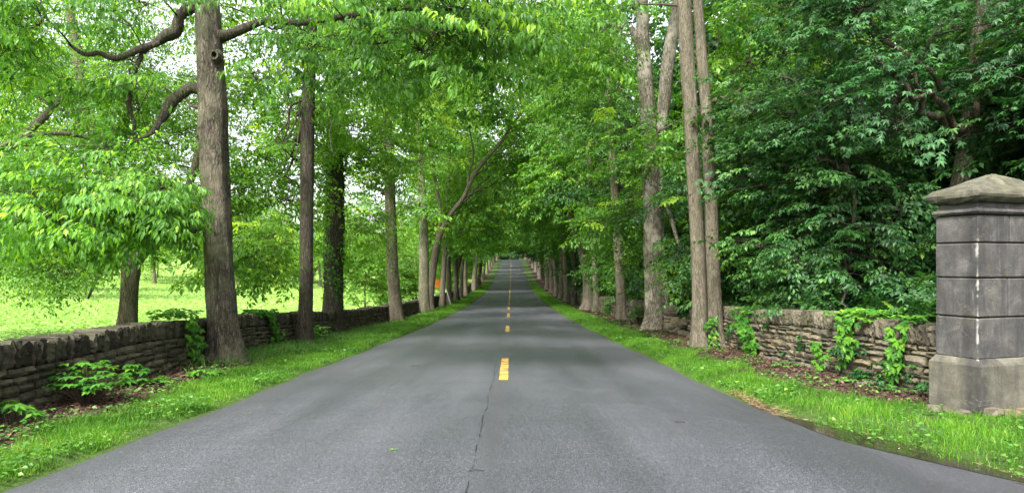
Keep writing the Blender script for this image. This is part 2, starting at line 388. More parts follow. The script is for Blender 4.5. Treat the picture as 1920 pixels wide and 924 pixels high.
def make_tree(name, root, trunk, env, nclus, spray, slen, leafm, barkm, limbs=(), auto=6, lump=11, sides=14, rough=.05, flare=.6,
              young=.02, seed=1, reject=None, twigm='twig', lumpsd=.75, limb_parts=False, shell=.45, rings=40, minz=None, trunks=None, droop=.15):
    """trunk: list of (x,y,z,r); env: list of (cx,cy,cz,rx,ry,rz,weight); everything relative to the root"""
    g = np.random.default_rng(seed)
    tb = MB()
    nodes = []
    for k, tr in enumerate([trunk] + list(trunks or [])):
        sp = smooth_path(tr, rings)
        tube(tb, sp[:, :3], sp[:, 3], sides, 0, rough, flare if k == 0 or tr[0][2] < .2 else 0, seed * 1.7 + k * 3.1)
        nodes += [np.r_[q[:3], q[3]] for q in sp[rings // 4:]]
    limb_nodes = []
    limb_mb = []
    for lb in limbs:
        lb = np.array(lb, float); lb[1:-1, :3] += g.normal(0, .018, lb[1:-1, :3].shape)
        sp = smooth_path(lb, 44); sp[2:-2, 3] *= 1 + g.normal(0, .05, 40)
        mb = MB() if limb_parts else tb
        tube(mb, sp[:, :3], sp[:, 3], 10, 0, rough * 2.0, 0, seed + len(limb_nodes))
        if limb_parts: limb_mb.append(mb)
        limb_nodes += [np.r_[q[:3], q[3]] for q in sp[8::2]]
    env = np.array(env, float)
    wts = env[:, 6] / env[:, 6].sum()
    def sample(n):
        e = env[g.choice(len(env), n, p=wts)]
        v = norm(g.normal(0, 1, (n, 3))); r = g.random(n) ** shell
        p = e[:, :3] + v * r[:, None] * e[:, 3:6]
        if minz is not None: p = p[p[:, 2] > minz + g.uniform(0, 1.2, len(p))]
        if reject is not None: p = p[~reject(p)]
        return p
    tp = np.array(nodes)
    for k in range(auto):
        tgt = sample(40)
        if not len(tgt): continue
        tgt = tgt[0]
        zs = tgt[2] - np.hypot(*(tgt[:2] - tp[0, :2])) * g.uniform(.3, .7)
        i = int(np.argmin(np.abs(tp[:, 2] - np.clip(zs, tp[0, 2] + (tp[-1, 2] - tp[0, 2]) * .12, tp[-1, 2]))))
        a = tp[i, :3]; b = a * .45 + tgt * .55; b[2] = max(a[2], min(tgt[2], a[2] + (tgt[2] - a[2]) * .4)) + .25
        pts = bez(a, b, tgt, 14); pts[1:-1] += g.normal(0, .07, (12, 3))
        r0 = max(tp[i, 3] * .5, .045)
        tube(tb, pts, np.linspace(r0, .025, 14), 7, 0)
        limb_nodes += [np.r_[q, r0 * .6] for q in pts[3:]]
    nd = np.array([q for q in nodes[len(nodes) // 3:]] + limb_nodes)
    nl = max(3, nclus // lump)
    lumps = sample(nl * 2)[:nl]
    cb = MB()
    lc = []
    order = np.argsort(np.linalg.norm(lumps - nd[:1, :3], axis=1))
    for i in order:
        L = lumps[i]
        dist = np.linalg.norm(nd[:, :3] - L, axis=1) + np.clip(nd[:, 2] - L[2], 0, None) * .5
        j = int(np.argmin(dist)); a = nd[j, :3]
        b = (a + L) / 2 + np.array([0, 0, .18 * dist[j]]) + g.normal(0, .08, 3) * dist[j]
        pts = bez(a, b, L, 7)
        r0 = min(max(.012 + .010 * dist[j], .014), .06, nd[j, 3] * .9 + .004)
        tube(cb, pts, np.linspace(r0, .007, 7), 5, 1)
        nd = np.vstack([nd, np.c_[pts[3:], np.full(4, r0 * .6)]])
    lumps = lumps[order]
    w = g.random(len(lumps)) + .4; w /= w.sum()
    li = g.choice(len(lumps), nclus, p=w)
    pos = lumps[li] + g.normal(0, 1, (nclus, 3)) * [lumpsd, lumpsd, lumpsd * .55]
    if reject is not None:
        k = ~reject(pos); pos = pos[k]; li = li[k]
    if minz is not None:
        k = pos[:, 2] > minz; pos = pos[k]; li = li[k]
    cen = np.array([tp[len(tp) // 2, 0], tp[len(tp) // 2, 1], 0])
    out = norm((pos - lumps[li]) * [1, 1, .4]) * .8 + norm((pos - cen) * [1, 1, 0]) * .7 + g.normal(0, .25, pos.shape)
    out[:, 2] -= droop
    twigs(cb, lumps[li], pos, .009, .005, 1)
    end = pos + norm(out) * slen * .85
    end[:, 2] -= .18 * slen
    twigs(cb, pos, end, .005, .003, 1, .05)
    tint = g.normal(0, .10, len(lumps))[li] + g.normal(0, .06, len(pos))
    put_sprays(cb, pos, out, spray, slen, 0, tint, g, young)
    tb.build('trunk', M[barkm], root)
    for mb in limb_mb: mb.build('limb', M['bark_dark'] if barkm == 'bark_grey' else M[barkm], root)
    cb.build('crown', [M[leafm], M[twigm]], root)
    return root

def dup(root, loc, rz=0, sc=1.0, label=None, group=None, leafm=None, barkm=None, sz=None):
    r = root.copy(); C.objects.link(r); r.location = [float(a) for a in loc]; r.rotation_euler = (0, 0, rz)
    r.scale = (sc, sc, sz or sc)
    if label: r['label'] = label
    if group: r['group'] = group
    for ch in list(root.children):
        c = ch.copy(); C.objects.link(c); c.parent = r
        mm = leafm if ch.name.split('.')[0] in ('crown', 'foliage') else barkm
        if mm:
            c.material_slots[0].link = 'OBJECT'; c.material_slots[0].material = M[mm]
    return r

def px_trunk(base, d, pts):
    """trunk given as photo points (px, py, width px) at distance d -> relative to base"""
    o = np.asarray(base)
    return [tuple(W(px, py, d + dd) - o) + (w * d / F / 2,) for px, py, w, dd in [(p + (0,))[:4] for p in pts]]

def rel(base, px, py, d, rx, ry, rz, wt=1):
    return tuple(W(px, py, d) - np.asarray(base)) + (rx, ry, rz, wt)

def near_line(px, py, pts, w):
    pts = np.asarray(pts, float); best = np.full(len(px), 1e9)
    for a, c in zip(pts[:-1], pts[1:]):
        dv = c - a; t = np.clip(((px - a[0]) * dv[0] + (py - a[1]) * dv[1]) / (dv @ dv), 0, 1)
        best = np.minimum(best, np.hypot(px - a[0] - t * dv[0], py - a[1] - t * dv[1]))
    return best < w

def proj(p, base):
    q = p + np.asarray(base)
    yy = np.maximum(q[:, 1], .3)
    return 960 + q[:, 0] * F / yy, HOR - (q[:, 2] - EYE) * F / yy, q[:, 1]

G_ROW_L = 'avenue trees along the left stone wall'
G_ROW_R = 'avenue trees along the right stone wall'

# --- the big grey tree at the left
b = on_ground(425, 13.3)
root = thing('avenue_tree', 'thick rugged grey-barked tree with a knot hole, nearest on the left verge', 'tree', b, G_ROW_L)
tr = [(0, 0, -.15, .30)] + px_trunk(b, 13.3, [(424, 660, 56), (418, 600, 53), (413, 520, 52), (408, 430, 52), (403, 340, 51), (400, 240, 50), (396, 150, 48), (393, 80, 47), (390, 20, 44), (384, -60, 38), (372, -200, 32), (370, -420, 24), (380, -700, 14), (390, -900, 6)])
limbs = [
    px_trunk(b, 13.3, [(392, 30, 25), (368, 15, 22), (350, 19, 22), (338, 36, 19), (328, 56, 23), (310, 68, 20, -.1), (290, 82, 13, -.2), (262, 92, 12, -.4), (240, 101, 12, -.5), (212, 107, 9, -.7), (188, 100, 9, -.8), (165, 103, 8, -.9), (146, 94, 7, -.95), (128, 82, 4, -1)]),
    px_trunk(b, 13.3, [(392, 172, 24), (362, 168, 20), (340, 176, 19, -.1), (322, 190, 21, -.2), (312, 210, 18, -.3), (300, 228, 13, -.4), (284, 246, 8, -.6), (262, 262, 5, -.8), (240, 272, 3, -1)]),
    px_trunk(b, 13.3, [(402, 70, 26), (430, 62, 18, -.1), (462, 52, 15, -.3), (500, 36, 12, -.5), (560, 40, 10, -1), (640, 28, 9, -1.6), (740, 22, 7, -2), (860, 18, 5, -2.3), (960, 30, 3, -2.4)]),
    px_trunk(b, 13.3, [(300, 80, 9, -.2), (274, 92, 9, -.3), (262, 122, 8, -.4), (246, 160, 8, -.4), (242, 200, 7, -.5), (247, 235, 6, -.5), (248, 262, 4, -.5)]),
    px_trunk(b, 13.3, [(395, 400, 16), (372, 428, 14, -.3), (330, 440, 10, -.8), (260, 428, 7, -1.3), (190, 440, 5, -1.8), (90, 448, 4, -2.2)]),
]
env = [rel(b, 150, 320, 11.6, 2.1, 1.3, 1.0, 1.35), rel(b, 250, 390, 12.3, 1.1, .9, .55, .8), rel(b, 60, 80, 12.5, 1.9, 1.4, 1.1, 1.0), rel(b, 250, 20, 13.0, 1.4, 1.3, .7, .7), rel(b, 230, 190, 13.6, 1.0, .8, .6, .5),
       rel(b, 780, 10, 11.2, 2.5, 1.5, .95, 2.2), rel(b, 560, 60, 12.5, 1.0, 1.2, .9, .9), rel(b, 330, -500, 14, 5.0, 4.5, 3.2, 1.1), rel(b, 40, 400, 11.2, 1.6, 1.1, .4, .3)]
def rej(p, b=b):
    px, py, d = proj(p, b)
    open_ = near_line(px, py, [(370, 10), (330, 45), (290, 85), (215, 108), (130, 86)], 34) | near_line(px, py, [(375, 172), (335, 180), (303, 225)], 40) | near_line(px, py, [(125, -20), (148, 120), (175, 250)], 34) | near_line(px, py, [(415, 68), (500, 38), (640, 28)], 24) | near_line(px, py, [(30, 255), (85, 200), (150, 186)], 24)
    return ((px > 335) & (px < 480) & (d < 14.4) & (py > -20)) | (d < 8.4) | ((px > 430) & (py > 215)) | (py > 445) | (open_ & (py > -10))
make_tree('avenue_tree', root, tr, env, 1150, 'hang', .85, 'leaf_mid', 'bark_grey', limbs, auto=0, lump=10, sides=48, rough=.085, flare=.75, seed=5, reject=rej, limb_parts=True, rings=80, young=.012, lumpsd=.55, twigm='twig_dark')
kb = MB()
kp = W(403, 104, 13.03) - b
ang = np.linspace(0, 2 * np.pi, 14, endpoint=False)
for (r0, r1, y0, y1, mt) in ((.13, .085, .10, -.05, 0), (.085, .05, -.05, -.045, 0), (.05, .02, -.045, .04, 1)):
    a = np.c_[np.cos(ang) * r0, np.full(14, y0), np.sin(ang) * r0 * 1.15] + kp; c = np.c_[np.cos(ang) * r1, np.full(14, y1), np.sin(ang) * r1 * 1.2] + kp
    j = np.arange(14); kb.add(np.vstack([a, c]), np.stack([j, (j + 1) % 14, 14 + (j + 1) % 14, 14 + j], 1), mt)
kb.build('knot_hole', [M['bark_grey'], M['wall_core']], root)

# --- forked field tree behind the left wall
d0 = 17.5
b = on_ground(238, d0)
root = thing('field_tree', 'forked tree standing in the crop field behind the left wall, boughs hanging low', 'tree', b)
tr = [(0, 0, -.1, .24)] + px_trunk(b, d0, [(239, 600, 33), (243, 540, 30), (246, 490, 34), (238, 440, 24), (216, 370, 22), (192, 300, 22), (172, 235, 21), (160, 190, 20), (148, 120, 19), (136, 50, 17), (128, -40, 14), (120, -200, 8)])
tr2 = px_trunk(b, d0, [(246, 505, 26), (262, 480, 22), (288, 452, 19), (315, 420, 17), (345, 370, 15), (368, 300, 13), (380, 200, 9), (390, 100, 5)])
limbs = [px_trunk(b, d0, [(172, 245, 15), (150, 186, 14, -.2), (110, 186, 13, -.4), (85, 215, 13, -.6), (60, 245, 12, -.9), (20, 272, 11, -1.2), (-40, 285, 9, -1.5)]),
         px_trunk(b, d0, [(182, 262, 14), (225, 256, 11, -.4), (262, 255, 8, -.6)]),
         px_trunk(b, d0, [(175, 258, 11), (120, 250, 9, -.6), (60, 255, 7, -1), (0, 275, 5, -1.5)]),
         px_trunk(b, d0, [(232, 420, 12), (190, 445, 9, -.6), (140, 470, 7, -1), (110, 505, 6, -1.2), (100, 540, 4, -1.3)]),
         px_trunk(b, d0, [(232, 425, 10), (200, 480, 8, -.7), (180, 520, 6, -.9), (165, 560, 4, -1)])]
env = [rel(b, 110, 490, 16.2, 1.9, 1.2, .70, 1.25), rel(b, 190, 150, 18, 3.0, 2.2, 2.3, 2.2), rel(b, 40, 440, 17, 1.6, 1.5, .5, .8), rel(b, 330, 330, 18.5, 1.3, 1.6, 2.3, 1.2), rel(b, 300, 545, 16.8, .7, .6, .5, .35), rel(b, 180, -250, 18, 4, 4, 2.5, 1.0), rel(b, 90, 110, 21, 3.2, 1.6, 2.6, 1.8), rel(b, 300, 200, 21.5, 2.4, 1.6, 2.6, 1.3)]
def rej(p, b=b):
    px, py, d = proj(p, b)
    return ((px > 205) & (px < 300) & (py > 440)) | (d < 14.5) | (py > 535) | (near_line(px, py, [(125, -20), (148, 120), (175, 250)], 24) & (d < 18)) | near_line(px, py, [(30, 255), (85, 200), (150, 186)], 18)
make_tree('field_tree', root, tr, env, 1700, 'fine', .95, 'leaf_light', 'bark_brown', limbs, auto=3, lump=10, sides=20, rough=.05, seed=9, reject=rej, trunks=[tr2], rings=44, young=.05, lumpsd=.6, twigm='twig_dark')

# --- second and third trees of the left row
d0 = 18.3
b = on_ground(570, d0)
root = thing('avenue_tree', 'slim dark straight tree second along the left verge, bright leaves on its left', 'tree', b, G_ROW_L)
tr = [(0, 0, -.1, .21)] + px_trunk(b, d0, [(571, 630, 29), (573, 560, 26), (574, 480, 25), (575, 400, 25), (576, 300, 25), (578, 200, 24), (582, 100, 22), (586, 0, 20), (592, -150, 16), (600, -400, 9), (604, -560, 4)])
twl = []
gg = np.random.default_rng(14)
for (x0_, y0_) in ((560, 190), (545, 200), (556, 215), (600, 190), (540, 175)):
    q = [(576, y0_ - 12, 5, 0)]; xx_, yy_ = x0_, y0_
    for k in range(6):
        q.append((xx_, yy_, 3.4 - k * .45, -.25 * k)); xx_ += gg.uniform(-14, 4) if x0_ < 590 else gg.uniform(-4, 14); yy_ += gg.uniform(12, 32)
    twl.append(px_trunk(b, d0, q))
env = [rel(b, 500, 470, 17.6, 1.0, 1.0, .55, 1.1), rel(b, 480, 330, 19, 1.3, 1.6, 1.1, .9), rel(b, 560, 190, 20, 1.6, 1.5, 1.7, 1.3), rel(b, 700, 100, 18, 2.2, 1.8, 1.2, 1.2), rel(b, 500, 0, 19, 2.6, 2.2, 1.6, 1.4), rel(b, 640, -250, 19, 3.6, 3.2, 2.6, 1.2)]
def rej(p, b=b):
    px, py, d = proj(p, b)
    return ((px > 540) & (px < 606) & (py > 190) & (d < 19)) | (py > 545) | ((px > 640) & (py > 260))
make_tree('avenue_tree', root, tr, env, 640, 'hackberry', .85, 'leaf_light', 'bark_dark', twl, auto=4, lump=9, sides=22, rough=.06, flare=.5, seed=13, reject=rej, rings=50, young=.03, lumpsd=.6, twigm='twig_dark')

d0 = 24.0
b = on_ground(624, d0)
root = thing('avenue_tree', 'stout rugged tree third along the left verge, trunk wrapped in climbing ivy leaves', 'tree', b, G_ROW_L)
tr = [(0, 0, -.1, .34)] + px_trunk(b, d0, [(623, 600, 38), (625, 540, 35), (627, 450, 34), (628, 350, 33), (628, 250, 32), (630, 150, 30), (634, 50, 27), (640, -80, 20), (650, -250, 10), (655, -330, 5)])
env = [rel(b, 670, 430, 23.4, .9, .9, .6, .7), rel(b, 680, 250, 24, 1.9, 2.0, 2.0, 1.7), rel(b, 560, 280, 26, 1.7, 1.6, 1.8, 1.1), rel(b, 740, 120, 24, 2.8, 2.2, 1.9, 1.6), rel(b, 640, -60, 25, 4, 3.4, 2.2, 1.8), rel(b, 900, 40, 24, 2.2, 2.2, 1.2, .8)]
def rej(p, b=b):
    px, py, d = proj(p, b)
    return ((px > 604) & (px < 652) & (py > 330) & (d < 25)) | (py > 535) | ((px > 720) & (py > 330))
make_tree('avenue_tree', root, tr, env, 720, 'hackberry', .95, 'leaf_light', 'bark_dark', auto=7, lump=9, sides=22, rough=.07, flare=.7, seed=17, reject=rej, rings=50, young=.02, lumpsd=.65, twigm='twig_dark')
ib = MB(); g = np.random.default_rng(3)
n = 2600
hz = g.random(n) ** .7 * 7.2 + .9; an = g.uniform(0, 2 * np.pi, n)
ctr = smooth_path(tr, 120); cx = np.interp(hz, ctr[:, 2], ctr[:, 0]); cy = np.interp(hz, ctr[:, 2], ctr[:, 1])
rr = .33 + g.random(n) ** 2 * .35 * np.clip((hz - 1.2) / 3, .15, 1)
pp = np.c_[cx + rr * np.cos(an), cy + rr * np.sin(an), hz]
o3 = np.c_[np.cos(an), np.sin(an), np.zeros(n)]
keep = (np.sin(hz * 1.3 + an) + np.sin(hz * .6 - an * 2)) > -.5
leaves(ib, pp[keep], (o3 * .6 + [0, 0, -.8] + g.normal(0, .3, o3.shape))[keep], (o3 + [0, 0, .5])[keep], g.uniform(.08, .15, n)[keep], np.clip(g.normal(.4, .15, n), 0, .9)[keep], 0, 'broad')
for k in range(3):
    zz = np.linspace(.3, 7.5, 40); aa = k * 2.1 + np.sin(zz * .8 + k) * .8
    tube(ib, np.c_[np.interp(zz, ctr[:, 2], ctr[:, 0]) + .35 * np.cos(aa), np.interp(zz, ctr[:, 2], ctr[:, 1]) + .35 * np.sin(aa), zz], .015, 5, 1)
ib.build('ivy', [M['leaf_mid'], M['twig']], root)

# --- right row, nearest: the twin pale trunks
d0 = 17.0
b = on_ground(1328, d0)
root = thing('avenue_tree', 'pale twin-stemmed tree, two smooth trunks from one foot, nearest on the right verge', 'tree', b, G_ROW_R)
tr = [(-.16, 0, -.1, .20)] + px_trunk(b, d0, [(1313, 640, 30), (1312, 560, 28), (1309, 480, 26), (1304, 380, 25), (1298, 280, 25), (1293, 180, 26), (1287, 90, 26), (1283, 0, 25), (1278, -120, 22), (1262, -300, 17), (1250, -560, 8)])
tr2 = [(.17, -.05, -.1, .20)] + px_trunk(b, d0, [(1341, 645, 28), (1339, 560, 27), (1336, 480, 26), (1333, 380, 24), (1328, 280, 22), (1322, 180, 20), (1315, 100, 19), (1308, 0, 18), (1300, -120, 17), (1312, -300, 13), (1330, -520, 6)])
env = [rel(b, 1380, 330, 18.5, 1.1, 1.2, 1.3, 1.0), rel(b, 1230, 330, 18.5, .9, 1.2, 1.4, .8), rel(b, 1130, 60, 17, 1.9, 1.7, 1.2, 1.3), rel(b, 1430, 120, 18.5, 1.7, 1.6, 1.8, 1.2), rel(b, 1280, -330, 17, 4, 3.6, 2.6, 1.0)]
def rej(p, b=b):
    px, py, d = proj(p, b)
    return ((px > 1268) & (px < 1352) & (py > -20) & (d < 18)) | (py > 470) | ((px < 1190) & (py > 200)) | ((px > 1186) & (px < 1264) & ((py > 315) | ((py < 225) & (py > -20))))
make_tree('avenue_tree', root, tr, env, 520, 'hackberry', .85, 'leaf_mid', 'bark_pale', auto=1, lump=9, sides=26, rough=.06, flare=.7, seed=21, reject=rej, trunks=[tr2], rings=56, young=.03, lumpsd=.55)
cb = MB(); g = np.random.default_rng(8); n = 70
pp = np.c_[g.normal(.02, .07, n), np.full(n, -.24) + g.normal(0, .05, n), g.uniform(.02, .75, n)]
leaves(cb, pp, g.normal(0, .5, (n, 3)) + [0, -.5, -.5], np.tile([0, -1., .6], (n, 1)) + g.normal(0, .3, (n, 3)), g.uniform(.09, .16, n), np.clip(g.normal(.5, .2, n), 0, .95), 0, 'ovate')
tube(cb, [(0.02, -.20, 0), (.03, -.22, .4), (.0, -.20, .8)], .01, 4, 1)
cb.build('ivy', [M['creeper'], M['twig']], root)

# --- right row, second: tall trunk with a torn stub, doubled foot
d0 = 25.0
b = on_ground(1231, d0)
root = thing('avenue_tree', 'tall grey trunk with a torn branch stub near its top, second on right verge', 'tree', b, G_ROW_R)
tr = [(-.1, 0, -.1, .34)] + px_trunk(b, d0, [(1229, 600, 40), (1227, 540, 37), (1225, 450, 36), (1222, 350, 33), (1218, 260, 30), (1212, 180, 28), (1207, 110, 26), (1205, 60, 24), (1204, 0, 22), (1202, -100, 17), (1196, -260, 9)])
tr2 = [(.22, -.05, -.1, .26)] + px_trunk(b, d0, [(1243, 600, 26), (1240, 520, 24), (1236, 440, 22), (1234, 350, 18), (1238, 270, 18), (1246, 180, 24), (1252, 120, 24), (1262, 60, 22), (1272, 0, 20), (1290, -120, 13), (1300, -220, 6)])
stub = px_trunk(b, d0, [(1206, 108, 24), (1198, 82, 20), (1190, 62, 15), (1184, 50, 6)])
limbs = [stub, px_trunk(b, d0, [(1204, 20, 12), (1180, 10, 11), (1150, 30, 9), (1120, 45, 6), (1085, 55, 4)])]
limbs.append(px_trunk(b, d0, [(1238, 350, 12), (1250, 385, 10, -.8), (1265, 430, 7, -1.8), (1275, 470, 4, -2.6)]))
env = [rel(b, 1278, 490, 22.2, .75, .6, .6, .7), rel(b, 1150, 250, 24, 1.5, 1.5, 1.8, 1.2), rel(b, 1130, 420, 25.5, .8, .9, .6, .4), rel(b, 1190, 400, 26.5, .9, .9, 1.6, .7), rel(b, 1080, 100, 24, 2.6, 2.2, 1.7, 1.6), rel(b, 1330, 150, 27, 2.2, 1.8, 2.2, .9), rel(b, 1200, -100, 25, 4.4, 3.6, 2.4, 1.2)]
def rej(p, b=b):
    px, py, d = proj(p, b)
    return ((px > 1190) & (px < 1262) & (py > 325) & (d < 26) & (px < 1246)) | ((px > 1180) & (px < 1270) & (py > -10) & (py < 215) & (d < 26)) | (py > 545) | ((px < 1240) & (py > 500)) | ((px < 1090) & (py > 330))
make_tree('avenue_tree', root, tr, env, 620, 'hackberry', .95, 'leaf_mid', 'bark_flaky', limbs, auto=0, lump=9, sides=24, rough=.06, flare=.6, seed=25, reject=rej, trunks=[tr2], rings=50, young=.03, lumpsd=.6)

# --- template avenue trees (local +x leans over the road)
def template(seed, spray, slen, nclus, H=20., r0=.30, lean=0., fork=False, clear=4.6):
    t = thing('avenue_tree', 'avenue tree', 'tree', (0, -500, 0))
    g = np.random.default_rng(seed)
    tr = [(0, 0, -.15, r0), (lean * .1, g.normal(0, .05), 1.5, r0 * .86), (lean * .35, g.normal(0, .1), 4, r0 * .78), (lean * .8, g.normal(0, .2), 8, r0 * .62), (lean * 1.3, g.normal(0, .3), 12, r0 * .42), (lean * 1.6, 0, H * .86, r0 * .12)]
    trs = []
    limbs = []
    if fork:
        trs = [[(0.02, 0, 2.6, r0 * .7), (.6, .2, 4.2, r0 * .6), (1.5, .3, 7, r0 * .48), (2.4, .3, 11, r0 * .3), (3.2, .2, 15, r0 * .1)]]
    env = [(2.2, 0, 9.5, 3.6, 3.8, 2.6, 2.0), (-.8, 0, 8.5, 2.8, 3.6, 3.2, 1.6), (.6, 0, 13.5, 4.4, 4.4, 3.4, 1.25), (.4, 0, 17.5, 3.0, 3.0, 2.4, .3), (-1.6, 1.5, 5.4, 1.6, 2.0, 1.6, .7), (.2, -1.6, 5.8, 1.6, 1.8, 1.5, .6), (3.4, 0, 6.9, 1.8, 2.8, 1.4, 1.0)]
    def rej(p):
        rr = np.hypot(p[:, 0], p[:, 1])
        return ((rr < .7) & (p[:, 2] < 5.2)) | (p[:, 2] < clear - 1.4) | ((p[:, 0] > 1.5) & (p[:, 2] < clear + .6 + .25 * np.clip(p[:, 0] - 1.5, 0, 3)))
    make_tree('avenue_tree', t, tr, env, nclus, spray, slen, 'leaf_mid', 'bark_brown', limbs, auto=9, lump=9, sides=14, rough=.05, flare=.5, seed=seed, reject=rej, trunks=trs, rings=30, lumpsd=.62, young=.015)
    return t
TN = [template(101, 'coarse', 1.15, 820), template(102, 'coarse', 1.15, 820, lean=.7), template(103, 'coarse', 1.15, 820, fork=True, r0=.36)]
TF = [template(111, 'far', 1.5, 620), template(112, 'far', 1.5, 620, lean=.8)]

BOUGH = [(825, 440), (845, 402), (868, 372), (884, 338), (905, 305), (935, 272), (960, 235), (990, 198)]
# the slanting forked tree over the road (left row)
d0 = 47.0
b = on_ground(806, d0)
root = thing('avenue_tree', 'pale forked tree on the left whose long bough slants right across the road', 'tree', b, G_ROW_L)
tr = [(0, 0, -.1, .28)] + px_trunk(b, d0, [(808, 545, 13), (812, 505, 13), (818, 468, 14), (825, 440, 11), (845, 402, 9), (868, 372, 8), (884, 338, 7), (905, 305, 6.5), (935, 272, 5.5), (960, 235, 4.5), (990, 198, 3.5), (1015, 165, 2)])
tr2 = px_trunk(b, d0, [(816, 478, 10), (822, 440, 8), (826, 400, 7), (815, 330, 6), (800, 220, 5), (780, 80, 4), (770, 0, 2)])
limbs = [px_trunk(b, d0, [(876, 360, 5), (880, 325, 4.5), (888, 290, 3.5), (880, 240, 2)])]
env = [rel(b, 960, 190, 48, 3.2, 3, 1.8, 1.2), rel(b, 800, 200, 48, 3.2, 3.2, 3.6, 1.6), rel(b, 900, 230, 50, 3, 2.5, 2.4, 1.2), rel(b, 960, 300, 50, 2.4, 2.0, 1.6, 1.1), rel(b, 880, 420, 50, 2.0, 1.6, 1.0, .7), rel(b, 985, 250, 54, 2.8, 2.2, 2.4, 1.6), rel(b, 950, 330, 55, 2.2, 2.0, 1.6, .8)]
def rej(p, b=b):
    px, py, d = proj(p, b)
    return (py > 465) | (near_line(px, py, BOUGH, 13) & (d < 48.5))
make_tree('avenue_tree', root, tr, env, 820, 'coarse', 1.15, 'leaf_mid', 'bark_brown', limbs, auto=4, lump=9, sides=14, rough=.05, flare=.5, seed=31, reject=rej, trunks=[tr2], rings=44, lumpsd=.75)

def mid_tree(px, d, label, group, pts, env, bark, leafm, n_, seed, spray='hackberry', slen=.95, trunks=(), clear=None, low=470, open_=None, ow=22, flare=.5):
    b = on_ground(px, d)
    root = thing('avenue_tree', label, 'tree', b, group)
    w0 = pts[0][2] * d / F / 2
    tr = [(0, 0, -.12, w0 * 1.05)] + px_trunk(b, d, pts)
    tl = [p[:2] for p in pts]
    def rej(p):
        qx, qy, qd = proj(p, b)
        r = (qy > low) | (near_line(qx, qy, tl, pts[0][2] * .62) & (qd < d + .6) & (qy > clear))
        if open_ is not None: r |= near_line(qx, qy, open_, ow)
        return r
    make_tree('avenue_tree', root, tr, [rel(b, *e) for e in env], n_, spray, slen, leafm, bark, (), auto=6, lump=9, sides=18, rough=.05, flare=flare, seed=seed, reject=rej, trunks=[px_trunk(b, d, t) for t in trunks], rings=40, young=.02, lumpsd=.6)
mid_tree(744, 33, 'smooth brown trunk fourth along the left verge, just before the mossy one', G_ROW_L,
    [(743, 585, 25), (739, 540, 23), (735, 490, 22), (733, 430, 21), (731, 350, 20), (728, 260, 18), (724, 160, 15), (720, 50, 12), (716, -120, 8)],
    [(700, 440, 32.5, 1.3, 1.3, .9, .9), (720, 300, 33, 2.0, 2.0, 2.2, 1.6), (790, 180, 33, 2.0, 2.2, 1.8, 1.4), (690, 60, 33, 3.0, 2.8, 2.2, 1.4), (850, 30, 33, 2.4, 2.4, 1.6, 1.0), (760, -150, 33, 4, 3.4, 2.4, .9)], 'bark_brown', 'leaf_light', 680, 71, clear=440, low=520, open_=BOUGH, ow=15)
mid_tree(795, 44, 'green mossy stout trunk on the left just before the orange sign', G_ROW_L,
    [(795, 570, 21), (795, 530, 19), (795, 480, 18), (794, 430, 17), (790, 350, 15), (786, 250, 13), (782, 120, 10), (780, 0, 7)],
    [(770, 400, 43.5, 1.6, 1.6, 1.2, .9), (775, 260, 44, 2.4, 2.4, 2.6, 1.4), (850, 160, 45, 2.6, 2.6, 2.2, 1.2), (900, 60, 45, 3, 3, 2.2, 1.2), (790, 20, 44, 3.6, 3.2, 2.6, 1.0)], 'bark_moss', 'leaf_mid', 560, 73, spray='coarse', slen=1.1, clear=425, low=455, open_=BOUGH, ow=13)
mid_tree(1167, 33, 'slender pale leaning trunk third on the right verge, standing alone', G_ROW_R,
    [(1166, 585, 19), (1163, 530, 18), (1159, 460, 17), (1154, 380, 16), (1150, 320, 15), (1144, 240, 13), (1138, 140, 11), (1134, 20, 8), (1130, -120, 4)],
    [(1170, 300, 32.5, 1.3, 1.4, 1.2, .8), (1110, 210, 33, 2.0, 2.0, 1.8, 1.4), (1060, 130, 33, 2.2, 2.2, 1.8, 1.2), (1160, 80, 33.5, 2.4, 2.4, 1.8, 1.0), (1180, 430, 33.8, .9, .8, .9, .5), (1110, -80, 33, 3.4, 3, 2.2, .9)], 'bark_pale', 'leaf_mid', 560, 75, clear=335, low=510)
mid_tree(1103, 47, 'pale Y-forked tree in the middle of the right row', G_ROW_R,
    [(1104, 570, 24), (1103, 530, 21), (1099, 495, 21), (1090, 465, 17), (1078, 430, 15), (1070, 400, 13), (1060, 350, 11), (1048, 270, 9), (1036, 160, 6), (1028, 60, 3)],
    [(1080, 300, 47, 2.4, 2.4, 2.2, 1.2), (1030, 330, 46, 1.8, 2.0, 1.6, .9), (1020, 180, 47, 3, 3, 2.4, 1.4), (1110, 150, 48, 3, 3, 2.8, 1.0), (1060, 20, 47, 4, 3.4, 2.4, 1.0)], 'bark_pale', 'leaf_mid', 560, 77, spray='coarse', slen=1.1,
    trunks=[[(1101, 500, 15), (1106, 470, 14), (1108, 440, 13), (1106, 390, 12), (1104, 300, 9), (1104, 180, 5)]], clear=395, low=430)
left_row = [  # px of the foot, distance, trunk scale, template, bark, words
    (829, 54, .8, TN[1], 'bark_pale', 'slim pale trunk standing in front of the orange sign'),
    (842, 60, .85, TN[0], 'bark_brown', 'slim brown trunk beside the leaning sign post'),
    (855, 67, .8, TN[2], 'bark_dark', 'slim dark trunk second beyond the leaning sign post'),
    (864, 73, .8, TN[1], 'bark_pale', 'pale straight trunk third beyond the leaning sign post'),
    (873, 81, .9, TN[0], 'bark_brown', 'brown trunk close before the stout pale one far down the left row'),
    (888, 97, 1.35, TN[1], 'bark_pale', 'stout pale trunk far down the left row'),
]
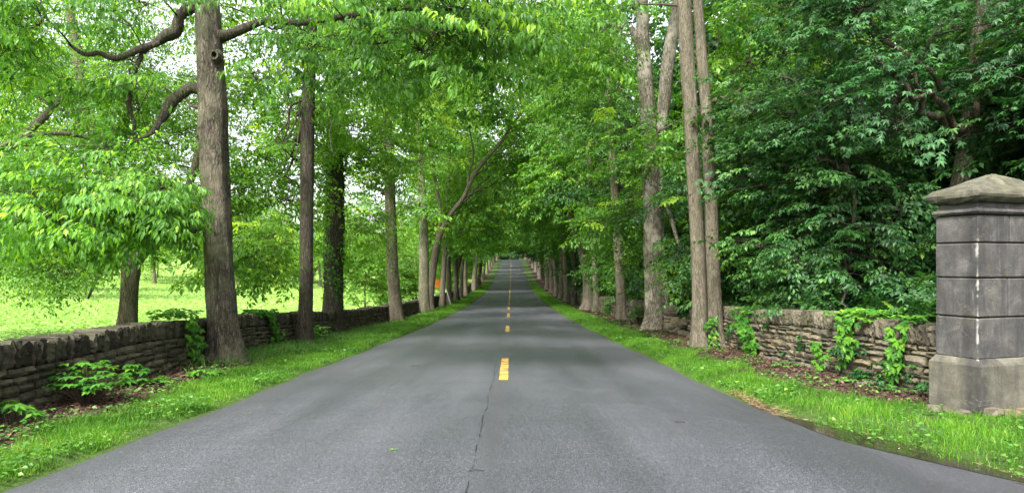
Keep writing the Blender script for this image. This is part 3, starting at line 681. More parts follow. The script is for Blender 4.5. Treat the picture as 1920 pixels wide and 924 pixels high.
for px, d, s, t, bk, w in left_row:
    dup(t, on_ground(px, d), R(random.uniform(-25, 25)), s * random.uniform(.97, 1.03), w, G_ROW_L, 'leaf_light' if d < 60 else 'leaf_mid', bk, sz=1.12 + random.uniform(-.04, .12))
for k, d in enumerate((110, 122, 135, 149, 164, 180, 197, 215, 233, 250, 266, 284, 305)):
    dup(TF[k % 2], (-5.9 + random.uniform(-.3, .3), d, terrain(-5.9, d)), R(random.uniform(-30, 30)), random.uniform(1.0, 1.25), 'distant small tree of the left row climbing to the crest', G_ROW_L, 'leaf_mid', random.choice(['bark_brown', 'bark_pale', 'bark_dark']))
right_row = [
    (1119, 43.5, .8, TN[1], 'bark_moss', 'mossy trunk close behind the pale forked tree on the right'),
    (1077, 56, .85, TN[0], 'bark_dark', 'dark slim trunk next beyond the pale forked tree on the right'),
    (1063, 64, 1.0, TN[1], 'bark_brown', 'brown rough trunk second beyond the forked tree on the right'),
    (1053, 71, .95, TN[0], 'bark_moss', 'green-grey curved trunk third beyond the forked tree on the right'),
    (1043, 79, .9, TN[1], 'bark_pale', 'pale thin trunk fourth beyond the forked tree on the right'),
    (1034, 90, .9, TN[2], 'bark_dark', 'dark trunk fifth beyond the forked tree on the right'),
    (1025, 102, 1.0, TN[0], 'bark_brown', 'brown trunk sixth beyond the forked tree on the right'),
]
for px, d, s, t, bk, w in right_row:
    dup(t, on_ground(px, d), R(180 + random.uniform(-25, 25)), s * random.uniform(.97, 1.03), w, G_ROW_R, 'leaf_mid', bk, sz=1.12 + random.uniform(-.04, .12))
for k, d in enumerate((114, 126, 139, 153, 168, 184, 201, 218, 236, 252, 268, 286, 306)):
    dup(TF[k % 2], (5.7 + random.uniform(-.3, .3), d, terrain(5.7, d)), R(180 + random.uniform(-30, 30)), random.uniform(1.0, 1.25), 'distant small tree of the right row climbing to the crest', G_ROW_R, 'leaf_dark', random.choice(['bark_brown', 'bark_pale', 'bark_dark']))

# --- woodland behind the right wall
def understory(seed, H, rad, nclus, spray, slen, leafm, z0=.6):
    t = thing('young_tree', 'young tree', 'tree', (0, -500, 0))
    g = np.random.default_rng(seed)
    tr = [(0, 0, -.1, .085), (.1, .05, H * .3, .07), (g.normal(0, .2), g.normal(0, .2), H * .65, .045), (g.normal(0, .3), 0, H * .95, .012)]
    env = [(0, 0, H * .55, rad, rad, H * .45, 2), (rad * .5, 0, H * .3, rad * .7, rad * .9, H * .25, .9), (-rad * .4, rad * .3, H * .75, rad * .7, rad * .7, H * .22, .7), (0, -rad * .4, H * .2, rad * .9, rad * .6, H * .18, .7)]
    make_tree('young_tree', t, tr, env, nclus, spray, slen, leafm, 'bark_brown', (), auto=7, lump=8, sides=10, rough=.03, flare=.3, seed=seed, rings=20, lumpsd=.5, young=.01, minz=z0, shell=.5, twigm='twig_dark')
    return t
U = [understory(201, 7.5, 2.3, 620, 'palm', .75, 'leaf_dark'), understory(202, 6.5, 2.1, 560, 'hackberry', .7, 'leaf_blue'), understory(203, 8.5, 2.6, 680, 'hackberry', .85, 'leaf_dark', .9)]
G_UND = 'young trees packed behind the right stone wall'
under = [  # x, y, template, scale, material
    (10.9, 11.2, 0, 1.0, 'leaf_blue'), (6.9, 14.3, 1, .8, 'leaf_dark'), (11.8, 16.6, 2, 1.0, 'leaf_dark'), (7.6, 16.2, 0, .95, 'leaf_dark'), (9.6, 17.8, 1, 1.15, 'leaf_blue'), (7.7, 19.6, 2, .9, 'leaf_dark'),
    (10.6, 21, 0, 1.1, 'leaf_dark'), (7.9, 23.4, 1, 1.0, 'leaf_blue'), (9.4, 25.6, 2, 1.05, 'leaf_dark'), (7.6, 28.4, 0, .95, 'leaf_mid'), (8.6, 32, 1, 1.1, 'leaf_dark'), (7.4, 36.5, 2, .95, 'leaf_mid'),
    (8.4, 41, 0, 1.1, 'leaf_dark'), (7.6, 46, 1, 1.1, 'leaf_dark'), (8.4, 52, 2, 1.1, 'leaf_dark'), (7.8, 59, 0, 1.1, 'leaf_dark'), (8.2, 67, 1, 1.2, 'leaf_dark'), (7.8, 76, 2, 1.2, 'leaf_dark'), (8.0, 86, 0, 1.2, 'leaf_dark'), (8.0, 97, 1, 1.2, 'leaf_dark'),
    (11.8, 12.2, 1, 1.1, 'leaf_dark'), (12.6, 15.6, 0, 1.2, 'leaf_dark'), (13.4, 19, 2, 1.2, 'leaf_dark'), (11.2, 9.8, 2, .95, 'leaf_dark'),
]
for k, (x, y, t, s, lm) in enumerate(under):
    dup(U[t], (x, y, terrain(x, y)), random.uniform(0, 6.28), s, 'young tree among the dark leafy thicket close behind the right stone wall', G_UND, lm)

G_WOOD = 'tall trees deep in the right-hand wood'
wood = [(9.8, 38), (10.2, 31), (10.0, 49), (11.0, 24), (14.5, 28), (12, 34), (16, 38), (11.5, 44), (15, 50), (12, 57), (16, 64), (12, 72), (13, 82), (13, 93), (13, 106), (12, 120), (14, 136), (13, 152), (14, 170), (14, 190), (15, 212), (14, 236), (15, 262),
        (18, 18), (20, 25), (23, 34), (21, 45), (24, 58), (24, 74), (16.5, 12.5), (21, 14), (27, 20), (30, 30), (22, 100), (24, 130), (24, 165), (24, 205), (26, 250), (19.5, 20.5), (33, 24), (36, 38), (34, 55)]
for k, (x, y) in enumerate(wood):
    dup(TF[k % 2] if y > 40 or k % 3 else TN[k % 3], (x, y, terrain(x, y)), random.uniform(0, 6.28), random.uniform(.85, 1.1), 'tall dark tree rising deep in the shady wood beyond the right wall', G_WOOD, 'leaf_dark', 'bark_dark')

# maple with the leaning trunk behind the pillar
d0 = 13.5
b = on_ground(1770, d0)
root = thing('maple_tree', 'maple with a leaning brown trunk rising behind the stone gate pillar', 'tree', b)
tr = [(0, 0, -.1, .2)] + px_trunk(b, d0, [(1778, 560, 36), (1790, 420, 33), (1802, 330, 31), (1813, 270, 30), (1822, 200, 29), (1830, 130, 27), (1842, 0, 24), (1850, -200, 16), (1850, -480, 6)])
env = [rel(b, 1700, 150, 12.4, 1.5, 1.0, .9, 1.6), rel(b, 1850, 60, 12.6, 1.3, 1.0, 1.0, 1.2), rel(b, 1900, 260, 14.5, 1.3, 1.0, 1.3, .9), rel(b, 1600, 20, 13, 1.8, 1.3, .9, 1.2), rel(b, 1770, -250, 14, 4.2, 3.5, 2.2, 1.8)]
def rej(p, b=b):
    px, py, d = proj(p, b)
    return ((px > 1715) & (px < 1915) & (py > 45) & (d < 14.2)) | (py > 420) | (d < 10)
make_tree('maple_tree', root, tr, env, 640, 'palm', .8, 'leaf_blue', 'bark_brown', (), auto=6, lump=9, sides=18, rough=.05, flare=.4, seed=41, reject=rej, rings=40, lumpsd=.5, twigm='twig_dark', young=.002)

# --- trees over the field, far left
G_FAR = 'trees along the far side of the crop field'
farl = [(-31, 84, .8), (-27, 96, .9), (-36, 90, .85), (-44, 84, .8), (-58, 86, .85), (-72, 90, .9), (-40, 96, 1.0), (-52, 92, .9), (-66, 100, 1.1), (-80, 96, 1.0), (-96, 108, 1.1), (-112, 112, 1.0), (-48, 122, 1.1), (-64, 140, 1.2), (-34, 134, 1.1), (-25, 116, .9), (-90, 150, 1.3), (-120, 160, 1.3), (-22, 150, 1.1), (-38, 170, 1.2), (-140, 130, 1.2)]
for k, (x, y, s) in enumerate(farl):
    dup(TF[k % 2], (x, y, terrain(x, y)), random.uniform(0, 6.28), s * random.uniform(.75, .95), 'hazy light green tree standing beyond the crop field on the left', G_FAR, 'leaf_light', 'bark_brown')
for k, (x, y, s) in enumerate([(-29, 106, 1.3), (-33, 104, 1.2), (-37, 108, 1.4), (-42, 104, 1.2), (-25, 110, 1.3), (-47, 107, 1.3), (-54, 104, 1.2), (-62, 106, 1.3), (-71, 107, 1.2), (-21, 118, 1.4), (-80, 110, 1.3)]):
    dup(U[k % 3], (x, y, terrain(x, y)), random.uniform(0, 6.28), s, 'low bright tree in the hedge line beyond the crop field', 'low bright trees in the far hedge line', 'leaf_light')
for k, (x, y, s) in enumerate([(-34, 44, .95), (-40, 57, 1.0), (-52, 62, 1.05)]):
    dup(TN[k], (x, y, terrain(x, y)), k * 2.0, s, ['light green tree beyond the field tree, just past the left edge', 'light green tree far back at the left behind the forked field tree', 'light green tree standing farthest left in the crop field'][k], 'light trees standing in the crop field', 'leaf_light', 'bark_brown')
# shrubby trees between the left wall and field further on
for k, (x, y, s) in enumerate([(-8.6, 40, .8), (-8.8, 50, .9), (-8.4, 60, .9), (-9, 72, 1.0), (-8.6, 86, 1.1), (-9, 102, 1.2), (-9, 120, 1.3), (-9, 142, 1.4)]):
    dup(U[k % 3], (x, y, terrain(x, y)), random.uniform(0, 6.28), s, 'bright green young tree growing behind the left wall far down the road', 'young trees behind the left wall', 'leaf_light')
for t in TN + TF + U:      # the masters themselves stand in the far wood
    pass
for k, (x, y) in enumerate([(-2, 338), (3, 346), (-6, 352), (8, 352), (0.5, 330), (12, 338), (4, 322), (-9, 335)]):
    dup((TF + U)[k % 5], (x + (9 if k == 6 else 0), y, terrain(x, y)), random.uniform(0, 6.28), 1.3, 'tall tree closing the avenue near the far crest', 'trees closing the avenue at the crest', 'leaf_dark', 'bark_dark')
for k, (x, y) in enumerate([(-9, 312), (-6, 322), (-3.5, 330), (0, 334), (3, 332), (6, 328), (9, 318), (-1.5, 345), (4.5, 343), (-7, 340), (12, 326), (8, 340)]):
    dup(U[k % 3], (x - 2.5, y, terrain(x, y)), k * 1.3, 1.25, 'low leafy tree where the road disappears over the crest', 'low trees where the road disappears', 'leaf_dark', 'bark_dark')
spots = [(16, 285), (-12, 300), (14, 310), (-14, 250), (-13, 225), (10, 112), (9.5, 128), (9.5, 146)]
for t, (x, y) in zip(TN + TF + U, spots):
    t.location = (x, y, float(terrain(x, y)))
    is_u = t in U
    tag(t, 'young tree low in the shade of the right-hand wood' if is_u else 'tall tree closing the avenue near the far crest', 'tree', 'young trees deep in the wood' if is_u else 'trees closing the avenue at the crest')

# ------------------------------------------------------------------ low shrubs behind the right wall
def bush(seed, H, rad, nclus, spray, leafm):
    t = thing('woodland_shrub', 'shrub', 'shrub', (0, 0, 0)); g = np.random.default_rng(seed)
    cb = MB(); st = MB()
    n = nclus; v = norm(g.normal(0, 1, (n, 3))); v[:, 2] = np.abs(v[:, 2])
    pos = v * (g.random(n) ** .4)[:, None] * [rad, rad, H] * g.uniform(.8, 1.1, (n, 1))
    for k in range(9):
        a = g.uniform(0, 6.28); q = np.array([math.cos(a) * rad * .6, math.sin(a) * rad * .6, H * g.uniform(.5, .95)])
        tube(st, bez(np.array([math.cos(a) * .08, math.sin(a) * .08, -.05]), q * [.3, .3, .7], q, 8), np.linspace(.022, .006, 8), 5, 0)
    twigs(cb, pos * [.35, .35, .5], pos, .006, .004, 1)
    put_sprays(cb, pos, norm(pos * [1, 1, .3]) + g.normal(0, .2, pos.shape), spray, .55, 0, None, g, .03)
    st.build('stem', M['twig'], t); cb.build('foliage', [M[leafm], M['twig_dark']], t)
    return t
B1 = bush(301, 1.5, 1.0, 130, 'palm', 'leaf_dark'); B2 = bush(302, 1.2, .9, 120, 'hackberry', 'leaf_dark')
G_SHR = 'low shrubs just behind the right stone wall'
bl = [(6.7, 10.4), (7.9, 10.2), (6.9, 11.6), (6.6, 12.9), (6.9, 14.3), (6.6, 15.8), (6.8, 17.4), (6.7, 19.2), (6.9, 21.2), (6.8, 23.4), (7, 26), (6.9, 29), (7.0, 33), (7.0, 38), (7.1, 44), (9.2, 9.2)]
for k, (x, y) in enumerate(bl):
    t = (B1, B2)[k % 2]
    lab = 'low leafy shrub in the row pressed against the back of the right wall'
    if k < 2:
        t.location = (x, y, float(terrain(x, y))); t.rotation_euler.z = k; t['label'] = lab; t['group'] = G_SHR
    else: dup(t, (x, y, terrain(x, y)), random.uniform(0, 6.28), random.uniform(.85, 1.2), lab, G_SHR)

# ------------------------------------------------------------------ ground sheets
def ground_mat(name, kind):
    m, nt, out = new_mat(name); n = N(nt)
    co = n('TexCoord').outputs['Object']
    a = n('Attribute', attribute_name='rnd').outputs['Fac']
    n1 = n.noise(co, .35, 6, .6); n2 = n.noise(co, 6, 8, .7); n3 = n.noise(co, 45, 5, .7)
    if kind == 'field':
        mot = n.math('ADD', n.math('MULTIPLY', n2, .5), n.math('MULTIPLY', n3, .5))
        col = n.ramp(mot, [(.36, (.11, .20, .035)), (.5, (.17, .30, .055)), (.66, (.26, .39, .11))])
        col = n.mix(n.ramp(n1, [(.4, (0, 0, 0)), (.65, (.5, .5, .5))]), col, (.17, .25, .035))
    elif kind == 'verge':
        dirt = n.ramp(n.math('ADD', n.math('MULTIPLY', n2, .5), n.math('MULTIPLY', n3, .5)), [(.35, (.014, .010, .007)), (.52, (.045, .031, .021)), (.7, (.11, .08, .052))])
        gr = n.ramp(n.math('ADD', n.math('MULTIPLY', n2, .4), n.math('MULTIPLY', n3, .6)), [(.36, (.014, .026, .006)), (.5, (.034, .066, .010)), (.66, (.07, .115, .02))])
        k = n.math('ADD', a, n.math('MULTIPLY', n.math('SUBTRACT', n.noise(co, 1.8, 5, .6), .5), .9))
        col = n.mix(n.ramp(k, [(.45, (0, 0, 0)), (.58, (1, 1, 1))]), dirt, gr)
    else:
        col = n.ramp(n.math('ADD', n.math('MULTIPLY', n2, .5), n.math('MULTIPLY', n3, .5)), [(.35, (.010, .008, .005)), (.52, (.035, .026, .015)), (.7, (.08, .06, .035))])
        col = n.mix(n.ramp(n1, [(.45, (0, 0, 0)), (.6, (.7, .7, .7))]), col, (.025, .05, .012))
    bmp = n('Bump', {'Strength': .8, 'Distance': .04}); nt.links.new(n.math('ADD', n2, n.math('MULTIPLY', n3, .5)), bmp.inputs['Height'])
    p = n('BsdfPrincipled', {'Base Color': col, 'Roughness': .95, 'Specular IOR Level': .2}); nt.links.new(bmp.outputs[0], p.inputs['Normal'])
    nt.links.new(p.outputs[0], out.inputs[0]); return m

YS = np.unique(np.concatenate([np.arange(-20, 40, .5), np.arange(40, 120, 1.5), np.arange(120, 340, 4), [-1500, -700, -300, -150, -80, -50, -35, -27, 360, 400, 460, 550, 700, 1000, 1500]]))
def sheet(name, X, mat, rnd):
    """X: (rows, cols) of x"""
    Y = np.repeat(YS[:, None], X.shape[1], 1)
    Z = terrain(X, Y)
    mb = MB(); nr, nc = X.shape
    i = np.arange(nr - 1)[:, None] * nc; j = np.arange(nc - 1)[None]
    f = np.stack([i + j, i + j + 1, i + nc + j + 1, i + nc + j], -1)
    mb.add(np.stack([X, Y, Z], -1), f, 0, rnd.ravel() if isinstance(rnd, np.ndarray) else rnd)
    o = mb.build(name, mat); o['kind'] = 'structure'; return o

def wall_x_l(y):
    return np.interp(y, [0, 4, 7.5, 10, 13, 25, 60, 120, 300], [-5.0, -5.3, -5.65, -5.95, -6.2, -6.3, -6.25, -6.2, -6.2]) + bend(y)
def wall_x_r(y):
    return np.interp(y, [0, 9.2, 11.6, 14, 17, 20, 25, 60, 120, 300], [6.2, 6.1, 5.6, 5.45, 5.5, 5.5, 5.7, 5.85, 5.9, 5.9]) + bend(y)
lf = np.array([0, .6, 1.3, 2.2, 3.5, 5, 7, 10, 14, 19, 26, 35, 46, 60, 80, 110, 150, 220, 330, 500, 800, 1500.])
sheet('field', (wall_x_l(YS)[:, None] - lf[None])[:, ::-1], ground_mat('young crop', 'field'), .5)
sheet('woodland_floor', np.maximum(wall_x_r(YS), edge_r(YS) + .6)[:, None] + lf[None], ground_mat('forest floor', 'wood'), .5)
tt = np.array([-.25, -.05, 0, .05, .12, .2, .35, .5, .65, .8, 1.0])
gv = ground_mat('verge soil and grass', 'verge')
el = edge_l(YS)[:, None]; wl = wall_x_l(YS)[:, None]
X = (el + (wl - el) * tt[None])
grassy_l = 1 - sstep(.50, .62, tt)[None] + .35 * sstep(20, 40, YS)[:, None]
sheet('roadside_verge', X[:, ::-1], gv, np.clip(np.broadcast_to(grassy_l, X.shape), 0, 1)[:, ::-1].copy())
er = edge_r(YS)[:, None]; wr = np.maximum(wall_x_r(YS), edge_r(YS) + .6)[:, None]
X = (er + (wr - er) * tt[None])
grassy_r = 1 - sstep(.50, .62, tt)[None] * sstep(8.2, 9.6, YS)[:, None] + .1 * sstep(25, 45, YS)[:, None]
grassy_r = grassy_r - .75 * (1 - sstep(.02, .09, tt))[None] * (1 - sstep(8, 9.5, YS))[:, None]
sheet('roadside_verge', X, gv, np.clip(np.broadcast_to(grassy_r, X.shape), 0, 1).copy())

# ------------------------------------------------------------------ road
m, nt, out = new_mat('asphalt'); n = N(nt)
co = n('TexCoord').outputs['Object']
sep = n('SeparateXYZ'); nt.links.new(co, sep.inputs[0]); x = sep.outputs[0]; y = sep.outputs[1]
agg = n('TexVoronoi', {'Scale': 130.0}); nt.links.new(co, agg.inputs['Vector'])
sp1 = n.noise(co, 112, 2, .85); sp2 = n.noise(co, 40, 5, .75)
spk = n.math('ADD', n.math('MULTIPLY', sp1, .6), n.math('MULTIPLY', sp2, .4))
base = n.ramp(spk, [(.35, (.009, .0095, .011)), (.47, (.036, .038, .043)), (.56, (.066, .069, .077)), (.66, (.20, .202, .216))])
long_ = n.noise(n.mapped(co, (.8, .06, 1)), 1.0, 4, .5, .2)
blot = n.noise(n.mapped(co, (.5, .16, 1)), 1.0, 5, .55)
tone = n.math('ADD', n.math('MULTIPLY', long_, .55), n.math('MULTIPLY', blot, .65))
base = n.mix(1.0, base, n.ramp(tone, [(.40, (.66, .67, .69)), (.60, (.96, .97, 1.0)), (.76, (1.2, 1.2, 1.22))]), 'MULTIPLY')
# crosswise lighter and darker bands in the colour, darker repair along the centre joint, worn edges
xband = n.noise(n.mapped(co, (.25, 2.2, 1)), 1.0, 4, .6)
base = n.mix(.35, base, n.ramp(xband, [(.35, (.8, .8, .8)), (.6, (1.06, 1.06, 1.06))]), 'MULTIPLY')
xs = n.math('ADD', x, n.math('ADD', .31, n.math('MULTIPLY', n.math('SUBTRACT', n.noise(n.mapped(co, (0, .5, 0)), 1.0, 6, .5), .5), .16)))
ax = n.math('ABSOLUTE', xs)
brk = n.noise(n.mapped(co, (3, 1.6, 1)), 2.0, 5, .7)
seam = n.math('MULTIPLY', n.ramp(ax, [(.002, (1, 1, 1)), (.012, (0, 0, 0))]), n.ramp(brk, [(.44, (0, 0, 0)), (.54, (1, 1, 1))]))
base = n.mix(n.math('MULTIPLY', seam, .20), base, (.014, .014, .015))
band = n.ramp(n.math('ABSOLUTE', n.math('SUBTRACT', xs, .12)), [(.05, (1, 1, 1)), (.16, (0, 0, 0))])
base = n.mix(n.math('MULTIPLY', band, .35), base, (.038, .039, .042))
edge = n.ramp(n.math('ABSOLUTE', n.math('ADD', x, .31)), [(0, (0, 0, 0)), (1, (1, 1, 1))])
em = n.math('MULTIPLY', n.math('SUBTRACT', n.math('ABSOLUTE', n.math('ADD', x, .31)), 2.75), 1.6, True)
base = n.mix(n.math('MULTIPLY', em, n.math('ADD', .15, n.math('MULTIPLY', sp2, .6))), base, (.030, .029, .032))
trk = n.math('ADD', n.math('ABSOLUTE', n.math('SUBTRACT', n.math('ABSOLUTE', xs), 1.62)), n.math('MULTIPLY', n.math('SUBTRACT', long_, .5), .9))
trk2 = n.math('ABSOLUTE', n.math('SUBTRACT', trk, .72))
base = n.mix(.30, base, n.ramp(trk2, [(.0, (1.18, 1.18, 1.20)), (.38, (.78, .78, .78)), (.75, (1.1, 1.1, 1.1))]), 'MULTIPLY')
rough = n.ramp(tone, [(.4, (.36, .36, .36)), (.7, (.58, .58, .58))])
bmp = n('Bump', {'Strength': .55, 'Distance': .006}); nt.links.new(n.math('ADD', sp1, agg.outputs[0]), bmp.inputs['Height'])
bm2 = n('Bump', {'Strength': .9, 'Distance': .02}); nt.links.new(n.math('MULTIPLY', seam, -1), bm2.inputs['Height']); nt.links.new(bmp.outputs[0], bm2.inputs['Normal'])
p = n('BsdfPrincipled', {'Base Color': base, 'Roughness': rough, 'Specular IOR Level': .5}); nt.links.new(bm2.outputs[0], p.inputs['Normal'])
nt.links.new(p.outputs[0], out.inputs[0]); M['asphalt'] = m
ge = np.random.default_rng(99)
RY = np.concatenate([[-300, -100, -50, -30, -20], np.arange(-12, 45, .12), np.arange(45, 330, 1.5), [340, 380, 450, 700]])
L = edge_l(RY) + .012 * np.sin(RY * 13) + .01 * np.sin(RY * 29) + ge.normal(0, .010, len(RY)); Rr = edge_r(RY) + .012 * np.sin(RY * 11) + .01 * np.sin(RY * 31) + ge.normal(0, .010, len(RY))
ts = np.linspace(0, 1, 9)
X = L[:, None] * (1 - ts) + Rr[:, None] * ts
Z = zroad(RY)[:, None] + .03 * (1 - ((X - bend(RY)[:, None] + .31) / 3.4) ** 2).clip(-1, 1) - .012
mb = MB(); nr, nc = X.shape
i = np.arange(nr - 1)[:, None] * nc; j = np.arange(nc - 1)[None]
mb.add(np.stack([X, np.repeat(RY[:, None], nc, 1), Z], -1), np.stack([i + j, i + j + 1, i + nc + j + 1, i + nc + j], -1), 0)
mb.build('road', M['asphalt'])['kind'] = 'structure'
def road_z(x, y): return zroad(y) + .03 * np.clip(1 - ((x + .31) / 3.4) ** 2, -1, 1) - .012

# painted centre line
m, nt, out = new_mat('worn yellow road paint'); n = N(nt)
co = n('TexCoord').outputs['Object']
w1 = n.noise(n.mapped(co, (2.5, 3.6, 1)), 1.0, 7, .72); w2 = n.noise(co, 70, 3, .7)
wear = n.ramp(n.math('ADD', n.math('MULTIPLY', w1, .7), n.math('MULTIPLY', w2, .3)), [(.48, (0, 0, 0)), (.53, (1, 1, 1))])
col = n.mix(n.math('MULTIPLY', wear, .85), n.mix(w2, (.42, .225, .025), (.56, .34, .05)), (.05, .05, .052))
p = n('BsdfPrincipled', {'Base Color': col, 'Roughness': .65}); nt.links.new(p.outputs[0], out.inputs[0])
def paint(name, y0, y1, xc, w):
    yy = np.linspace(y0, y1, max(3, int((y1 - y0) / .6) + 2)); mb = MB(); k = len(yy)
    g = np.random.default_rng(int(y0 * 10)); jl = g.normal(0, .005, k); jr = g.normal(0, .005, k)
    xc = np.interp(yy, [0, 13, 60, 300], [-.14, -.14, -.27, -.35]) if xc is None else xc + 0 * yy
    a = np.c_[xc - w / 2 + jl, yy, road_z(xc, yy) + .005]; c = np.c_[xc + w / 2 + jr, yy, road_z(xc, yy) + .005]
    i = np.arange(k - 1); mb.add(np.vstack([a, c]), np.stack([i, i + k, i + k + 1, i + 1], 1), 0)
    o = mb.build(name, m); o['kind'] = 'structure'
for (py0, py1) in ((712, 671), (622, 611), (594, 587), (580, 575)):
    def dist(py):
        ys = np.linspace(4, 60, 3000); yp = HOR - (zroad(ys) - EYE + .02) * F / ys
        return float(ys[np.argmin(np.abs(yp - py))])
    paint('road_marking', dist(py0), dist(py1), None, .15)
paint('road_marking', 57, 285, None, .105)

# puddle along the right edge
m, nt, out = new_mat('still puddle water'); n = N(nt)
co = n('TexCoord').outputs['Object']
p = n('BsdfPrincipled', {'Base Color': (.018, .016, .010, 1), 'Roughness': n.ramp(n.noise(co, 3, 4, .6), [(.4, (.03, .03, .03)), (.7, (.22, .22, .22))]), 'Specular IOR Level': .5})
nt.links.new(p.outputs[0], out.inputs[0])
mb = MB(); yy = np.linspace(5.0, 7.9, 60); e = edge_r(yy)
wd = np.sin(np.pi * (yy - 5.0) / 2.9) ** .7
inn = e - .16 * wd * (1 + .25 * np.sin(yy * 3.1)); outr = e + .30 * wd * (1 + .15 * np.sin(yy * 4.3 + 1))
zz = zroad(yy) + .03 * np.clip(1 - ((inn + .31) / 3.4) ** 2, -1, 1) - .0075
k = len(yy); i = np.arange(k - 1)
mb.add(np.vstack([np.c_[inn, yy, zz], np.c_[outr, yy, zz]]), np.stack([i, i + k, i + k + 1, i + 1], 1), 0)
o = mb.build('puddle', m); o['kind'] = 'structure'

# ------------------------------------------------------------------ dry stone walls
def stone_block(mb, o, u, nrm, up, l, dpt, h, g, mat, bev=.016, rnd=.5, nx=4, nz=3, jit=1.0):
    """stone through the full thickness: o = centre of the base line, u along, nrm across"""
    s = np.linspace(0, 1, nx); t = np.linspace(0, 1, nz)
    S, T = np.meshgrid(s, t)
    rim = (np.minimum(np.minimum(S, 1 - S) * (nx - 1), np.minimum(T, 1 - T) * (nz - 1)) < .5)
    corner = ((S < .01) | (S > .99)) & ((T < .01) | (T > .99))
    V = []
    for sg in (-1, 1):
        dep = sg * (dpt / 2 - bev * rim * g.uniform(.7, 1.7) + g.normal(0, .006 * jit, S.shape) * ~rim + g.normal(0, .010))
        xx = (S - .5) * l; zz = T * h
        xx = np.where(corner, xx * (1 - min(.25, .018 / l)), xx) + g.normal(0, .006, S.shape) * jit ** .5
        zz = np.where(corner, (zz - h / 2) * .9 + h / 2, zz) + g.normal(0, .0045, S.shape) * jit
        V.append(o + xx[..., None] * u + dep[..., None] * nrm + zz[..., None] * up)
    A = V[0].reshape(-1, 3); B = V[1].reshape(-1, 3); k = nx * nz
    i = np.arange(nz - 1)[:, None] * nx; j = np.arange(nx - 1)[None]
    f0 = np.stack([i + j, i + j + 1, i + nx + j + 1, i + nx + j], -1).reshape(-1, 4)
    f1 = f0[:, ::-1] + k
    per = list(range(nx)) + [nx * r + nx - 1 for r in range(1, nz)] + [nx * (nz - 1) + c for c in range(nx - 2, -1, -1)] + [nx * r for r in range(nz - 2, 0, -1)]
    per = np.array(per); q = np.roll(per, -1)
    f2 = np.stack([q, per, per + k, q + k], 1)
    mb.add(np.vstack([A, B]), np.vstack([f0, f1, f2]), mat, rnd, smooth=False)

def dry_wall(name, label, xs, y0, y1, hfun, smat, cmat, seed, cop=.28, fine_to=45, thick=.46, cw=(.05, .20), courses=8):
    g = np.random.default_rng(seed)
    yy = np.arange(y0, y1, .05); xx = xs(yy)
    s = np.concatenate([[0], np.cumsum(np.hypot(np.diff(xx), np.diff(yy)))])
    def at(q):
        y = np.interp(q, s, yy); x = float(xs(y)); e = .15
        u = norm(np.array([float(xs(y + e) - xs(y - e)), 2 * e, 0.])); u[2] = 0
        slope = float(zroad(y + .5) - zroad(y - .5)); u = norm(np.array([u[0], u[1], slope]))
        return np.array([x, y, float(terrain(x, y)) - .04]), u, norm(np.array([u[1], -u[0], 0.]))
    root = thing(name, label, 'wall', (0, 0, 0))
    sb = MB(); cb = MB(); core = MB()
    up = np.array([0, 0, 1.])
    # courses; split so that stones interleave
    n_course = courses
    hs = g.uniform(.7, 1.3, n_course); hs /= hs.sum()
    zb = np.concatenate([[0], np.cumsum(hs)])
    for c in range(n_course):
        q = -g.uniform(0, .2)
        while q < s[-1]:
            big = 1.0 if np.interp(q, s, yy) < fine_to else 2.2
            l = g.uniform(.13, .46) * big
            if c == 0: l *= 1.3
            qc = min(max(q + l / 2, 0), s[-1]); p, u, nr = at(qc)
            H = float(hfun(p[1])) - cop + .04
            wob = .022 * math.sin(qc * 1.7 + c) + .015 * math.sin(qc * 3.9 + c * 2)
            z0 = zb[c] * H + (wob if c else 0); z1 = zb[c + 1] * H + (.022 * math.sin(qc * 1.7 + c + 1) + .015 * math.sin(qc * 3.9 + c * 2 + 2) if c < n_course - 1 else 0)
            h = max(z1 - z0 - .011, .03)
            batter = .05 * (1 - zb[c])
            if g.random() < .14 and h > .075:      # two thin ones
                stone_block(sb, p + up * z0, u, nr, up, l - .010, thick + batter * 2 + g.normal(0, .02), h * .48, g, 0, .012, g.random())
                stone_block(sb, p + up * (z0 + h * .53), u, nr, up, l - .012, thick + batter * 2 + g.normal(0, .02), h * .46, g, 0, .012, g.random())
            else:
                stone_block(sb, p + up * z0, u + up * g.normal(0, .03), nr, up, l - .018, thick + batter * 2 + g.normal(0, .03), h, g, 0, .026, g.random(), nx=5)
            q += l
    q = 0.0
    while q < s[-1]:
        far = np.interp(q, s, yy) > fine_to
        l = g.uniform(*cw) * (2 if far else 1)
        p, u, nr = at(min(q + l / 2, s[-1])); H = float(hfun(p[1])) - cop
        tilt = norm(up + u * g.normal(.10, .05) + nr * g.normal(0, .03))
        stone_block(cb, p + up * (H + .045), u, nr, tilt, l + .004, thick - .02 + g.normal(0, .016), cop * g.uniform(.90, 1.06), g, 0, .016, g.random(), nx=4, nz=7, jit=1.9)
        q += l
    for side in range(1):
        qs = np.linspace(0, s[-1], max(4, int(s[-1] / .8)))
        V = []
        for qq in qs:
            p, u, nr = at(qq); H = float(hfun(p[1])) - .05
            for a, zz in ((-1, -.15), (1, -.15), (1, H - .04), (-1, H - .04)): V.append(p + nr * a * (thick / 2 - .075) + up * zz)
        k = len(qs); i = (np.arange(k - 1) * 4)[:, None]; j = np.arange(4)[None]
        core.add(np.array(V), np.stack([i + j, i + (j + 1) % 4, i + 4 + (j + 1) % 4, i + 4 + j], -1).reshape(-1, 4), 0, .3, False)
    sb.add(np.concatenate(core.v), np.concatenate(core.f), 1, .2, False)
    sb.build('stonework', [M[smat], M['wall_core']], root)
    cb.build('coping', M[cmat], root)
    return root
